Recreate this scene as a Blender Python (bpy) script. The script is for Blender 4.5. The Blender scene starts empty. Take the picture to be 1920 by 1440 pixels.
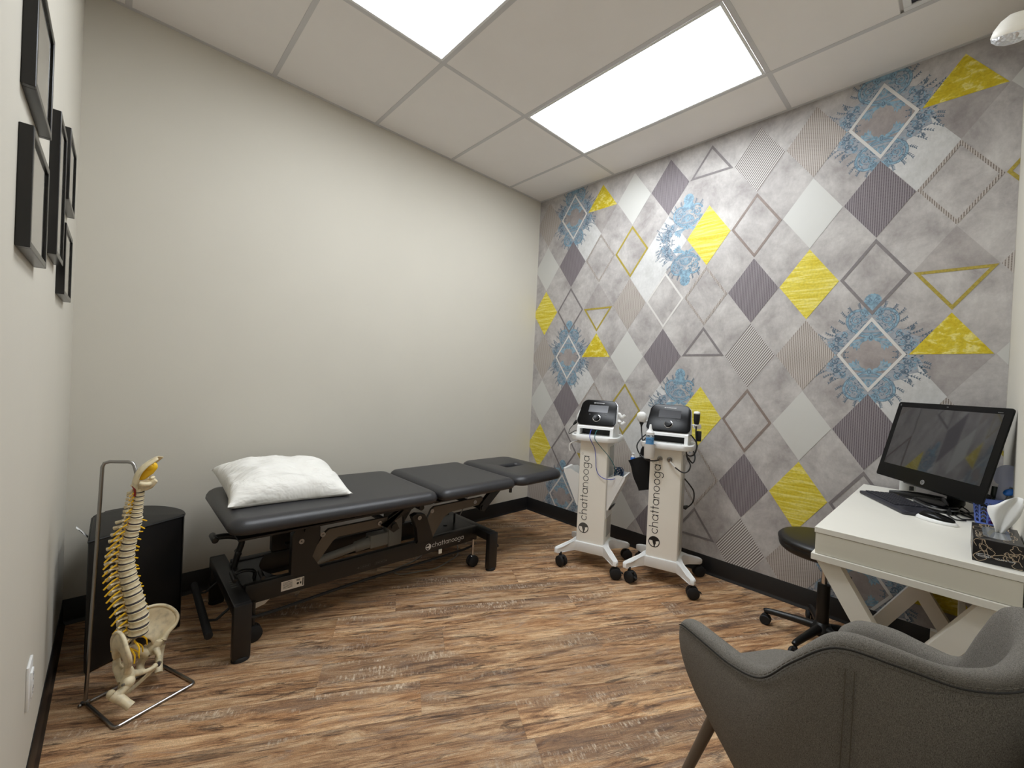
import bpy, bmesh, math, random
import numpy as np
from mathutils import Vector, Matrix, noise as mnoise
random.seed(7)
C = bpy.context.scene.collection
PI = math.pi
W, L, H = 2.9867, 2.9408, 2.8889          # room: plain wall length, wallpaper wall length, height

# ---------------------------------------------------------------- camera, world, exposure
cam_d = bpy.data.cameras.new('camera'); cam = bpy.data.objects.new('camera', cam_d); C.objects.link(cam)
yaw, pit, rol = 0.8050145861806254, -0.008667965844339112, 0.046384138689003186
fw = Vector((math.cos(pit)*math.cos(yaw), math.cos(pit)*math.sin(yaw), math.sin(pit)))
rt = fw.cross(Vector((0, 0, 1))).normalized(); up = rt.cross(fw)
r2 = rt*math.cos(rol)+up*math.sin(rol); u2 = -rt*math.sin(rol)+up*math.cos(rol)
m = Matrix((r2, u2, -fw)).transposed().to_4x4()
m.translation = Vector((-2.844630389818637, -2.796152256282804, 1.216273651497006))
cam.matrix_world = m
cam_d.sensor_width = 36; cam_d.lens = 792.1636*36/1920
cam_d.shift_x = -16.07/1920; cam_d.shift_y = -0.859/1920
cam_d.clip_start = 0.02; cam_d.clip_end = 50
bpy.context.scene.camera = cam
wd = bpy.data.worlds.new('world'); bpy.context.scene.world = wd; wd.use_nodes = True
wd.node_tree.nodes['Background'].inputs[0].default_value = (.8, .85, .9, 1)
wd.node_tree.nodes['Background'].inputs[1].default_value = .3
vs = bpy.context.scene.view_settings
vs.view_transform = 'Standard'; vs.look = 'None'; vs.gamma = 1; vs.use_curve_mapping = False
vs.exposure = 0.72
PANEL = 9.0                                 # emission of the two ceiling panels

# ---------------------------------------------------------------- materials
def s2l(c):
    return tuple(((v/255)/12.92 if v <= 10 else ((v/255+.055)/1.055)**2.4) for v in c)
def newmat(name):
    m = bpy.data.materials.new(name); m.use_nodes = True
    nt = m.node_tree; b = nt.nodes['Principled BSDF']
    return m, nt, b
def nd(nt, typ, **kw):
    n = nt.nodes.new(typ)
    for k, v in kw.items():
        if k.startswith('i_'):
            n.inputs[k[2:].replace('_', ' ')].default_value = v
        else: setattr(n, k, v)
    return n
def ramp(nt, stops, fac, interp='LINEAR'):
    r = nt.nodes.new('ShaderNodeValToRGB'); r.color_ramp.interpolation = interp
    e = r.color_ramp.elements
    while len(e) < len(stops): e.new(.5)
    for i, (p, c) in enumerate(stops):
        e[i].position = p; e[i].color = (*c, 1) if len(c) == 3 else c
    nt.links.new(fac, r.inputs[0]); return r
def simple(name, rgb, rough=.5, metal=0, var=.06, vscale=8, bump=0, bscale=200, spec=.5, coat=0, trans=0, emis=None, alpha=1):
    m, nt, b = newmat(name); c = s2l(rgb)
    tc = nd(nt, 'ShaderNodeTexCoord')
    n = nd(nt, 'ShaderNodeTexNoise', i_Scale=vscale, i_Detail=4.0); nt.links.new(tc.outputs['Object'], n.inputs['Vector'])
    r = ramp(nt, [(.3, tuple(v*(1-var) for v in c)), (.7, tuple(min(1, v*(1+var)) for v in c))], n.outputs['Fac'])
    nt.links.new(r.outputs[0], b.inputs['Base Color'])
    b.inputs['Roughness'].default_value = rough; b.inputs['Metallic'].default_value = metal
    b.inputs['Specular IOR Level'].default_value = spec
    b.inputs['Coat Weight'].default_value = coat
    b.inputs['Transmission Weight'].default_value = trans
    b.inputs['Alpha'].default_value = alpha
    if bump:
        n2 = nd(nt, 'ShaderNodeTexNoise', i_Scale=bscale, i_Detail=3.0); nt.links.new(tc.outputs['Object'], n2.inputs['Vector'])
        bp = nd(nt, 'ShaderNodeBump', i_Strength=bump, i_Distance=.002); nt.links.new(n2.outputs['Fac'], bp.inputs['Height'])
        nt.links.new(bp.outputs[0], b.inputs['Normal'])
    if emis:
        b.inputs['Emission Color'].default_value = (*emis[0], 1); b.inputs['Emission Strength'].default_value = emis[1]
    return m
def math_n(nt, op, a, b=None, c=None):
    n = nt.nodes.new('ShaderNodeMath'); n.operation = op
    for i, v in enumerate((a, b, c)):
        if v is None: continue
        if isinstance(v, (int, float)): n.inputs[i].default_value = v
        else: nt.links.new(v, n.inputs[i])
    return n.outputs[0]
def mixc(nt, fac, a, b, blend='MIX'):
    n = nt.nodes.new('ShaderNodeMix'); n.data_type = 'RGBA'; n.blend_type = blend
    for s, v in ((0, fac), (6, a), (7, b)):
        if isinstance(v, (int, float)): n.inputs[s].default_value = v
        elif isinstance(v, tuple): n.inputs[s].default_value = (*v[:3], 1)
        else: nt.links.new(v, n.inputs[s])
    return n.outputs[2]
def mapped(nt, scale=(1, 1, 1), rot=(0, 0, 0), rnd=False):
    tc = nd(nt, 'ShaderNodeTexCoord'); mp = nd(nt, 'ShaderNodeMapping')
    mp.inputs['Scale'].default_value = scale; mp.inputs['Rotation'].default_value = rot
    src = tc.outputs['Object']
    if rnd:
        oi = nd(nt, 'ShaderNodeObjectInfo'); va = nd(nt, 'ShaderNodeVectorMath', operation='ADD')
        cx = nd(nt, 'ShaderNodeCombineXYZ')
        nt.links.new(math_n(nt, 'MULTIPLY', oi.outputs['Random'], 37.0), cx.inputs[0])
        nt.links.new(math_n(nt, 'MULTIPLY', oi.outputs['Random'], 91.0), cx.inputs[1])
        nt.links.new(src, va.inputs[0]); nt.links.new(cx.outputs[0], va.inputs[1]); src = va.outputs[0]
    nt.links.new(src, mp.inputs['Vector']); return mp.outputs[0]

M = {}
def wall_paint(name, rgb):
    m = simple(name, rgb, .75, var=.012, vscale=3, bump=.12, bscale=350); return m
M['wall'] = wall_paint('greige_wall_paint', (205, 200, 188))
M['ceil'] = simple('white_ceiling_tile', (238, 234, 231), .85, var=.012, vscale=5, bump=.15, bscale=300)
M['tee'] = simple('ceiling_grid_metal', (202, 200, 200), .45, var=.02)
M['base'] = simple('black_vinyl_baseboard', (22, 21, 22), .42, var=.1)
M['subfloor'] = simple('floor_joint', (78, 60, 46), .8)
M['panel'] = simple('lit_diffuser', (250, 250, 250), .5, emis=((.90, .95, 1.0), PANEL))
M['white_metal'] = simple('white_fixture_metal', (225, 225, 225), .4, var=.01)

def wood():
    m, nt, b = newmat('rustic_wood_plank')
    def noise(scale, sc, det=6.0, ro=.6, dis=0.0):
        n = nd(nt, 'ShaderNodeTexNoise', i_Scale=sc, i_Detail=det, i_Roughness=ro, i_Distortion=dis); nt.links.new(mapped(nt, scale, rnd=True), n.inputs['Vector']); return n.outputs['Fac']
    def mask(f, lo, hi): return ramp(nt, [(lo, (0, 0, 0)), (hi, (1, 1, 1))], f).outputs[0]
    n1 = noise((1.7, 15, 1), 1.7, 12.0, .78, .9)
    c = ramp(nt, [(.32, s2l((52, 36, 26))), (.40, s2l((98, 68, 44))), (.46, s2l((142, 103, 66))), (.53, s2l((172, 134, 92))), (.60, s2l((196, 164, 124))), (.72, s2l((160, 130, 100)))], n1).outputs[0]
    # warm orange-brown heartwood streaks
    c = mixc(nt, math_n(nt, 'MULTIPLY', mask(noise((1.3, 8, 1), 2.1, 8.0, .65, .7), .5, .6), .42), c, s2l((156, 108, 60)))
    # grey weathered patches
    c = mixc(nt, math_n(nt, 'MULTIPLY', mask(noise((1.6, 7, 1), 2.4, 9.0, .72, 1.0), .54, .63), .55), c, s2l((140, 122, 106)))
    # dark weathered streaks
    c = mixc(nt, math_n(nt, 'MULTIPLY', mask(noise((1.5, 11, 1), 2.2, 10.0, .75, 1.4), .53, .62), .82), c, s2l((58, 43, 34)))
    # fine grain
    n4 = noise((7, 210, 1), 1.5, 6.0, .75)
    g = ramp(nt, [(.3, (.50, .49, .48)), (.48, (.92, .92, .92)), (.6, (1.05, 1.05, 1.05)), (.75, (1.3, 1.28, 1.24))], n4).outputs[0]
    c = mixc(nt, .9, c, g, 'MULTIPLY')
    # pale cross-cut saw marks in patches
    # printed strips inside each plank: one side darker and rough sawn
    tc0 = nd(nt, 'ShaderNodeTexCoord'); sp0 = nd(nt, 'ShaderNodeSeparateXYZ'); nt.links.new(tc0.outputs['Object'], sp0.inputs[0]); oi0 = nd(nt, 'ShaderNodeObjectInfo')
    edge = math_n(nt, 'ADD', math_n(nt, 'ADD', sp0.outputs[1], math_n(nt, 'MULTIPLY', math_n(nt, 'SUBTRACT', noise((2.2, 9, 1), 1.3, 6.0, .7), .5), .16)), math_n(nt, 'MULTIPLY', math_n(nt, 'SUBTRACT', oi0.outputs['Random'], .5), .14))
    strip_ = math_n(nt, 'MULTIPLY', ramp(nt, [(.495, (0, 0, 0)), (.515, (1, 1, 1))], math_n(nt, 'ADD', edge, .5)).outputs[0], mask(noise((1.0, 2.2, 1), 1.5, 5.0, .6, .4), .44, .56))
    c = mixc(nt, math_n(nt, 'MULTIPLY', strip_, .52), c, s2l((96, 76, 62)))
    st_ = nd(nt, 'ShaderNodeTexNoise', i_Scale=420.0, i_Detail=2.0); nt.links.new(mapped(nt, (.6, 1, 1), rnd=True), st_.inputs['Vector'])
    c = mixc(nt, 1.0, c, ramp(nt, [(.3, (.74, .73, .72)), (.5, (1, 1, 1)), (.7, (1.25, 1.24, 1.22))], st_.outputs['Fac']).outputs[0], 'MULTIPLY')
    saw = math_n(nt, 'MULTIPLY', mask(noise((95, 22, 1), 1.0, 5.0, .75), .5, .64), math_n(nt, 'MULTIPLY', strip_, mask(noise((2.2, 9, 1), 1.8, 5.0, .6), .48, .56)))
    c = mixc(nt, math_n(nt, 'MULTIPLY', saw, .75), c, s2l((200, 186, 164)))
    saw2 = math_n(nt, 'MULTIPLY', mask(noise((120, 26, 1), 1.0, 5.0, .7), .52, .62), math_n(nt, 'MULTIPLY', strip_, mask(noise((1.5, 6, 1), 1.9, 4.0, .6, .3), .48, .58)))
    c = mixc(nt, math_n(nt, 'MULTIPLY', saw2, .6), c, s2l((66, 50, 42)))
    # cathedral rings
    wv = nd(nt, 'ShaderNodeTexWave', wave_type='RINGS', i_Scale=9.0, i_Distortion=9.0, i_Detail=4.0); wv.inputs['Detail Scale'].default_value = 1.1
    nt.links.new(mapped(nt, (1.6, 9, 1), rnd=True), wv.inputs['Vector'])
    fr = mask(wv.outputs['Fac'], .80, .95)
    c = mixc(nt, math_n(nt, 'MULTIPLY', math_n(nt, 'MULTIPLY', fr, mask(noise((1.7, 9, 1), 1.4, 2.0), .56, .63)), .7), c, s2l((208, 186, 154)))
    # knots and cracks
    c = mixc(nt, math_n(nt, 'MULTIPLY', mask(noise((3.6, 30, 1), 1.0, 7.0, .72, 1.8), .62, .69), .85), c, s2l((38, 28, 23)))
    oi = nd(nt, 'ShaderNodeObjectInfo')
    tint = ramp(nt, [(0, (.80, .80, .82)), (.35, (1.0, .98, .96)), (.7, (.90, .89, .88)), (1, (1.10, 1.08, 1.05))], math_n(nt, 'FRACT', math_n(nt, 'MULTIPLY', oi.outputs['Random'], 7.31)))
    c = mixc(nt, 1.0, c, tint.outputs[0], 'MULTIPLY')
    hs = nd(nt, 'ShaderNodeHueSaturation'); hs.inputs['Saturation'].default_value = .92; hs.inputs['Value'].default_value = WOODV; nt.links.new(c, hs.inputs['Color'])
    nt.links.new(hs.outputs[0], b.inputs['Base Color'])
    rr = nd(nt, 'ShaderNodeMapRange'); nt.links.new(n4, rr.inputs[0]); rr.inputs[3].default_value = .66; rr.inputs[4].default_value = .44
    nt.links.new(rr.outputs[0], b.inputs['Roughness'])
    bp = nd(nt, 'ShaderNodeBump', i_Strength=.5, i_Distance=.002); nt.links.new(n4, bp.inputs['Height']); nt.links.new(bp.outputs[0], b.inputs['Normal'])
    b.inputs['Specular IOR Level'].default_value = .35
    return m
WOODV = 1.42
M['wood'] = wood()

def vinyl(name, rgb, rough=.38):
    return simple(name, rgb, rough, var=.05, bump=.25, bscale=500, spec=.5)
M['vinyl'] = vinyl('charcoal_vinyl', (46, 46, 49), .36)
M['black_vinyl'] = vinyl('black_vinyl', (14, 14, 15), .4)
M['black_steel'] = simple('black_powder_coated_steel', (24, 23, 23), .38, var=.08, bump=.1, bscale=600)
M['black'] = simple('black_plastic', (14, 14, 15), .4, var=.1)
M['gloss_black'] = simple('glossy_black_plastic', (5, 5, 6), .24, var=.05, spec=.22)
M['rubber'] = simple('black_rubber', (18, 18, 19), .7, var=.1)
M['taupe'] = simple('taupe_metal_cover', (92, 84, 74), .5, var=.03)
M['grey'] = simple('grey_plastic', (158, 155, 148), .5, var=.03)
M['chrome'] = simple('chrome', (200, 200, 202), .16, 1, var=.03)
M['steel'] = simple('brushed_steel', (150, 148, 145), .28, 1, var=.06)
M['white'] = simple('white_plastic', (232, 232, 230), .38, var=.012)
M['ivory'] = simple('cream_painted_metal', (246, 243, 234), .45, var=.012)
M['desk'] = simple('white_laminate', (232, 229, 219), .38, var=.01)
M['desk_edge'] = simple('white_laminate_edge', (216, 212, 198), .45, var=.01)
M['ink'] = simple('black_print', (22, 22, 24), .5)
M['ink_grey'] = simple('dark_grey_print', (78, 78, 76), .5)
M['ink_white'] = simple('white_print', (225, 225, 225), .5)
M['screen'] = simple('dark_lcd', (46, 46, 50), .2, var=.03)
M['paper'] = simple('cream_paper', (226, 220, 205), .8, var=.02)
M['silver'] = simple('silver_plastic', (170, 170, 172), .3, .7, var=.03)
M['cable_grey'] = simple('grey_cable', (150, 146, 138), .5)

def bone(name, rgb):
    m, nt, b = newmat(name); c = s2l(rgb)
    n = nd(nt, 'ShaderNodeTexNoise', i_Scale=40.0, i_Detail=5.0); nt.links.new(mapped(nt), n.inputs['Vector'])
    r = ramp(nt, [(.3, tuple(v*.72 for v in c)), (.5, c), (.75, tuple(min(1, v*1.1) for v in c))], n.outputs['Fac'])
    nt.links.new(r.outputs[0], b.inputs['Base Color']); b.inputs['Roughness'].default_value = .45
    b.inputs['Subsurface Weight'].default_value = .08; b.inputs['Subsurface Radius'].default_value = (.01, .006, .003)
    bp = nd(nt, 'ShaderNodeBump', i_Strength=.4, i_Distance=.002); nt.links.new(n.outputs['Fac'], bp.inputs['Height']); nt.links.new(bp.outputs[0], b.inputs['Normal'])
    return m
M['bone'] = bone('ivory_bone_plastic', (226, 212, 178))
M['disc'] = simple('dark_disc_rubber', (58, 52, 58), .6)
M['nerve'] = simple('yellow_nerve_plastic', (250, 200, 36), .4)
M['artery'] = simple('red_artery_plastic', (140, 30, 22), .4)
M['blue_clear'] = simple('blue_gel_liquid', (40, 175, 240), .15, trans=.0, var=.05)
M['blue'] = simple('blue_plastic', (40, 110, 200), .3)
M['blue_wire'] = simple('blue_wire', (50, 70, 170), .4)
M['teal_wire'] = simple('teal_wire', (20, 95, 100), .4)
M['navy_wire'] = simple('navy_wire_bundle', (20, 50, 80), .4)

def fabric(name, cd, cl, scale=1.0):
    m, nt, b = newmat(name)
    a = nd(nt, 'ShaderNodeTexNoise', i_Scale=1.0, i_Detail=3.0, i_Roughness=.8); nt.links.new(mapped(nt, (2000*scale, 420*scale, 2000*scale)), a.inputs['Vector'])
    d = nd(nt, 'ShaderNodeTexNoise', i_Scale=1.0, i_Detail=3.0, i_Roughness=.8); nt.links.new(mapped(nt, (420*scale, 2000*scale, 420*scale)), d.inputs['Vector'])
    s = math_n(nt, 'MULTIPLY', math_n(nt, 'ADD', a.outputs['Fac'], d.outputs['Fac']), .5)
    r = ramp(nt, [(.38, s2l(cd)), (.62, s2l(cl))], s)
    nt.links.new(r.outputs[0], b.inputs['Base Color']); b.inputs['Roughness'].default_value = .95
    b.inputs['Specular IOR Level'].default_value = .15
    b.inputs['Sheen Weight'].default_value = .0
    bp = nd(nt, 'ShaderNodeBump', i_Strength=.7, i_Distance=.001); nt.links.new(s, bp.inputs['Height']); nt.links.new(bp.outputs[0], b.inputs['Normal'])
    return m
M['fabric'] = fabric('heather_grey_fabric', (50, 47, 43), (150, 145, 137))
M['thread'] = simple('grey_stitching', (84, 78, 68), .8)
M['seam'] = simple('dark_seam', (34, 32, 29), .9)
M['leg_metal'] = simple('taupe_leg_metal', (96, 86, 76), .4, var=.05)

# ---------------------------------------------------------------- mesh helpers
class MB:
    def __init__(s): s.bm = bmesh.new(); s.mi = 0
    def _fin(s, geom, M_):
        if M_ is not None: bmesh.ops.transform(s.bm, matrix=M_, verts=geom)
        return s
    def box(s, c, d, bev=0, seg=2, rot=None):
        r = bmesh.ops.create_cube(s.bm, size=1); vs_ = r['verts']
        bmesh.ops.scale(s.bm, vec=d, verts=vs_)
        if bev:
            es = list({e for v in vs_ for e in v.link_edges})
            o = bmesh.ops.bevel(s.bm, geom=es, offset=bev, segments=seg, profile=.5, affect='EDGES')
            vs_ = [v for v in {v for f in o['faces'] for v in f.verts} | {v for v in vs_ if v.is_valid}]
        if rot is not None: bmesh.ops.transform(s.bm, matrix=rot.to_4x4(), verts=vs_)
        bmesh.ops.translate(s.bm, vec=c, verts=vs_); return s
    def cyl(s, p0, p1, r, r2=None, seg=20, bev=0):
        p0, p1 = Vector(p0), Vector(p1); d = p1-p0
        o = bmesh.ops.create_cone(s.bm, cap_ends=True, segments=seg, radius1=r, radius2=r if r2 is None else r2, depth=d.length)
        vs_ = o['verts']
        if bev:
            es = [e for e in {e for v in vs_ for e in v.link_edges} if sum(len(f.verts) > 4 for f in e.link_faces) == 1]
            o = bmesh.ops.bevel(s.bm, geom=es, offset=bev, segments=2, profile=.5, affect='EDGES')
            vs_ = [v for v in {v for f in o['faces'] for v in f.verts} | {v for v in vs_ if v.is_valid}]
        q = Vector((0, 0, 1)).rotation_difference(d.normalized())
        bmesh.ops.transform(s.bm, matrix=Matrix.Translation((p0+p1)/2) @ q.to_matrix().to_4x4(), verts=vs_); return s
    def ball(s, c, r, seg=16, rot=None):
        o = bmesh.ops.create_uvsphere(s.bm, u_segments=seg, v_segments=max(6, seg//2), radius=1)
        if isinstance(r, (int, float)): r = (r, r, r)
        bmesh.ops.scale(s.bm, vec=r, verts=o['verts'])
        if rot is not None: bmesh.ops.transform(s.bm, matrix=rot.to_4x4(), verts=o['verts'])
        bmesh.ops.translate(s.bm, vec=c, verts=o['verts']); return s
    def tube(s, pts, r, seg=8, closed=False, smooth=0, radii=None, flat=None):
        P = [Vector(p) for p in pts]
        if smooth: P = catmull(P, smooth, closed)
        n = len(P); rings = []
        R = radii if radii else None
        tang = []
        for i in range(n):
            if closed: t = P[(i+1) % n]-P[i-1]
            else: t = P[min(i+1, n-1)]-P[max(i-1, 0)]
            tang.append(t.normalized() if t.length > 1e-9 else Vector((0, 0, 1)))
        ref = Vector((0, 0, 1)) if abs(tang[0].z) < .9 else Vector((1, 0, 0))
        x = tang[0].cross(ref).normalized()
        for i in range(n):
            t = tang[i]; x = (x-t*x.dot(t))
            x = x.normalized() if x.length > 1e-6 else t.orthogonal().normalized()
            y = t.cross(x); rr = r if R is None else r*interp(R, i/(n-1))
            rings.append([s.bm.verts.new(P[i]+(x*math.cos(2*PI*k/seg)+y*math.sin(2*PI*k/seg)*(flat or 1))*rr) for k in range(seg)])
        for i in range(n if closed else n-1):
            a, b = rings[i], rings[(i+1) % n]
            for k in range(seg):
                f = s.bm.faces.new((a[k], a[(k+1) % seg], b[(k+1) % seg], b[k])); f.material_index = s.mi
        if not closed:
            s.bm.faces.new(rings[0][::-1]).material_index = s.mi; s.bm.faces.new(rings[-1]).material_index = s.mi
        return s
    def lathe(s, prof, c=(0, 0, 0), axis=(0, 0, 1), seg=32, sc=(1, 1)):
        q = Vector((0, 0, 1)).rotation_difference(Vector(axis).normalized()).to_matrix(); c = Vector(c); rings = []
        for (r, z) in prof:
            if r < 1e-6: rings.append([s.bm.verts.new(c+q@Vector((0, 0, z)))])
            else: rings.append([s.bm.verts.new(c+q@Vector((r*sc[0]*math.cos(2*PI*k/seg), r*sc[1]*math.sin(2*PI*k/seg), z))) for k in range(seg)])
        for a, b in zip(rings, rings[1:]):
            for k in range(seg):
                k2 = (k+1) % seg
                if len(a) == 1 and len(b) == 1: continue
                if len(a) == 1: s.bm.faces.new((a[0], b[k2], b[k]))
                elif len(b) == 1: s.bm.faces.new((a[k], a[k2], b[0]))
                else: s.bm.faces.new((a[k], a[k2], b[k2], b[k]))
        if len(rings[0]) > 1: s.bm.faces.new(rings[0][::-1])
        if len(rings[-1]) > 1: s.bm.faces.new(rings[-1])
        return s
    def prism(s, poly, t0, t1, fr=None, bev=0):
        """poly 2D (u,v) extruded along w from t0 to t1; fr = (origin,U,V,Wd)"""
        if fr is None: fr = ((0, 0, 0), (1, 0, 0), (0, 1, 0), (0, 0, 1))
        o, U, V, Wd = [Vector(a) for a in fr]
        a = [s.bm.verts.new(o+U*p[0]+V*p[1]+Wd*t0) for p in poly]
        b = [s.bm.verts.new(o+U*p[0]+V*p[1]+Wd*t1) for p in poly]
        fs = [s.bm.faces.new(a[::-1]), s.bm.faces.new(b)]
        n = len(a)
        for i in range(n): fs.append(s.bm.faces.new((a[i], a[(i+1) % n], b[(i+1) % n], b[i])))
        for f in fs: f.material_index = s.mi
        if bev:
            es = list({e for f in fs for e in f.edges})
            bmesh.ops.bevel(s.bm, geom=es, offset=bev, segments=2, profile=.5, affect='EDGES')
        return s
    def face(s, pts, mi=None):
        f = s.bm.faces.new([s.bm.verts.new(p) for p in pts]); f.material_index = s.mi if mi is None else mi; return f
    def grid(s, rows, closed_u=False, closed_v=False, caps=False):
        V = [[s.bm.verts.new(p) for p in r] for r in rows]; n, k = len(V), len(V[0])
        for i in range(n if closed_u else n-1):
            for j in range(k if closed_v else k-1):
                s.bm.faces.new((V[i][j], V[i][(j+1) % k], V[(i+1) % n][(j+1) % k], V[(i+1) % n][j]))
        if caps and closed_v:
            s.bm.faces.new(V[0][::-1]); s.bm.faces.new(V[-1])
        s.V = V; return s
    def obj(s, name, mats, parent=None, smooth=35, sub=0, loc=None, solid=0):
        me = bpy.data.meshes.new(name); bmesh.ops.recalc_face_normals(s.bm, faces=s.bm.faces[:]) if not getattr(s, 'nr', 0) else None
        s.bm.to_mesh(me); s.bm.free()
        for mm in (mats if isinstance(mats, (list, tuple)) else [mats]): me.materials.append(mm)
        if smooth: me.shade_smooth(); me.set_sharp_from_angle(angle=math.radians(smooth))
        o = bpy.data.objects.new(name, me); C.objects.link(o)
        if parent: o.parent = parent
        if loc: o.location = loc
        if solid: q = o.modifiers.new('solid', 'SOLIDIFY'); q.thickness = solid; q.offset = 0
        if sub: q = o.modifiers.new('sub', 'SUBSURF'); q.levels = q.render_levels = sub
        return o
def interp(R, t):
    x = t*(len(R)-1); i = min(int(x), len(R)-2); return R[i]+(R[i+1]-R[i])*(x-i)
def catmull(P, n, closed=False):
    out = []; N = len(P)
    for i in range(N if closed else N-1):
        g = (lambda k: P[k % N]) if closed else (lambda k: P[max(0, min(N-1, k))])
        a, b, c, d = g(i-1), g(i), g(i+1), g(i+2)
        for j in range(n):
            t = j/n
            out.append(.5*((2*b)+(c-a)*t+(2*a-5*b+4*c-d)*t*t+(3*b-a-3*c+d)*t**3))
    if not closed: out.append(P[-1])
    return out
def rrect(w, h, r, n=6):
    pts = []
    for cx, cy, a0 in ((w/2-r, h/2-r, 0), (-w/2+r, h/2-r, 90), (-w/2+r, -h/2+r, 180), (w/2-r, -h/2+r, 270)):
        for k in range(n+1):
            a = math.radians(a0+90*k/n); pts.append((cx+r*math.cos(a), cy+r*math.sin(a)))
    return pts
def thing(name, label, cat, loc=(0, 0, 0), rz=0, group=None):
    o = bpy.data.objects.new(name, None); C.objects.link(o); o.location = loc; o.rotation_euler = (0, 0, rz)
    o.empty_display_size = .05
    return tag(o, label, cat, group)
def tag(o, label, cat, group=None):
    o['label'] = label; o['category'] = cat
    if group: o['group'] = group
    return o
def struct(o): o['kind'] = 'structure'; return o
def rot(ax, deg): return Matrix.Rotation(math.radians(deg), 3, ax)
def clip(poly, axis, val, keep_less=True):
    out = []; n = len(poly)
    for i in range(n):
        a, b = poly[i], poly[(i+1) % n]
        ia = (a[axis] <= val) if keep_less else (a[axis] >= val)
        ib = (b[axis] <= val) if keep_less else (b[axis] >= val)
        if ia: out.append(a)
        if ia != ib:
            t = (val-a[axis])/(b[axis]-a[axis]); out.append(tuple(a[k]+(b[k]-a[k])*t for k in range(2)))
    return out
def clipbox(p, x0, x1, y0, y1):
    for ax, v, less in ((0, x1, True), (0, x0, False), (1, y1, True), (1, y0, False)):
        if len(p) < 3: return []
        p = clip(p, ax, v, less)
    # drop duplicates
    q = []
    for a in p:
        if not q or math.dist(a, q[-1]) > 1e-5: q.append(a)
    if len(q) > 1 and math.dist(q[0], q[-1]) < 1e-5: q.pop()
    if len(q) < 3: return []
    ar = sum(q[i][0]*q[(i+1) % len(q)][1]-q[(i+1) % len(q)][0]*q[i][1] for i in range(len(q)))/2
    return q if abs(ar) > 1e-6 else []

# stroke lettering: thin round geometric letters, x-height 1
def arc(cx, cy, r, a0, a1, n=16): return [(cx+r*math.cos(math.radians(a0+(a1-a0)*k/n)), cy+r*math.sin(math.radians(a0+(a1-a0)*k/n))) for k in range(n+1)]
GL = {
 'c': ([arc(.5, .5, .45, 42, 318)], 1.0),
 'h': ([[(.05, 0), (.05, 1.5)], [(.05, .5)]+arc(.42, .58, .37, 180, 0)+[(.79, 0)]], .95),
 'a': ([arc(.5, .5, .45, 0, 360, 22), [(.95, 1), (.95, 0)]], 1.12),
 't': ([[(.25, 1.4), (.25, 0)], [(0, .95), (.52, .95)]], .58),
 'n': ([[(.05, 0), (.05, 1)], [(.05, .5)]+arc(.42, .58, .37, 180, 0)+[(.79, 0)]], .95),
 'o': ([arc(.5, .5, .45, 0, 360, 22)], 1.06),
 'g': ([arc(.5, .5, .45, 0, 360, 22), [(.95, 1), (.95, -.05)]+arc(.5, -.05, .45, 0, -150, 12)], 1.12),
}
def ribbon(mb, pts, w, fr, t, mi=0):
    o, U, V, N = [Vector(a) for a in fr]
    n = len(pts); L_, R_ = [], []
    for i in range(n):
        a = pts[max(0, i-1)]; b = pts[min(n-1, i+1)]
        if math.dist(pts[0], pts[-1]) < 1e-6 and n > 3:
            if i == 0: a = pts[-2]
            if i == n-1: b = pts[1]
        dx, dy = b[0]-a[0], b[1]-a[1]; l = math.hypot(dx, dy) or 1
        nx, ny = -dy/l*w/2, dx/l*w/2
        L_.append(mb.bm.verts.new(o+U*(pts[i][0]+nx)+V*(pts[i][1]+ny)+N*t)); R_.append(mb.bm.verts.new(o+U*(pts[i][0]-nx)+V*(pts[i][1]-ny)+N*t))
    for i in range(n-1):
        mb.bm.faces.new((R_[i], R_[i+1], L_[i+1], L_[i])).material_index = mi
def lettering(mb, text, size, fr, t=.0006, wt=.13, mi=0, x0=0):
    x = x0
    for ch in text:
        st, adv = GL[ch]
        for p in st: ribbon(mb, [((a+x)*size, b*size) for a, b in p], wt*size, fr, t, mi)
        x += adv+.12
    return x
def brand_logo(mb, r, fr, mi_disc, mi_in, t=.0006):
    """round badge with a pale swooping U shape; text direction is U"""
    o, U, V, N = [Vector(a) for a in fr]
    f = lambda pts, tt, mi: setattr(mb.bm.faces.new([mb.bm.verts.new(o+U*p[0]*r+V*p[1]*r+N*tt) for p in pts]), 'material_index', mi)
    f(arc(0, 0, 1, 0, 349, 31), t, mi_disc)
    tr = lambda L_: [(p[1], -p[0]) for p in L_]
    f(tr([(-.80, .22), (-.28, .18), (-.22, -.15), (-.04, -.62)]+arc(0, 0, .84, 266, 172, 12)), t+.0004, mi_in)
    f(tr([(.20, -.58), (.34, -.2), (.30, .12), (.78, .25)]+arc(0, 0, .84, 12, -78, 12)), t+.0004, mi_in)
def plain_text(name, txt, size, mat, parent, mw, extrude=.0003, spacing=1.0):
    cu = bpy.data.curves.new(name, 'FONT'); cu.body = txt; cu.size = size; cu.extrude = extrude; cu.resolution_u = 3; cu.space_character = spacing
    ob = bpy.data.objects.new(name, cu); C.objects.link(ob)
    dg = bpy.context.evaluated_depsgraph_get(); me = bpy.data.meshes.new_from_object(ob.evaluated_get(dg))
    bpy.data.objects.remove(ob); me.materials.clear(); me.materials.append(mat)
    o = bpy.data.objects.new(name, me); C.objects.link(o); o.parent = parent; o.matrix_local = mw; return o

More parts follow.
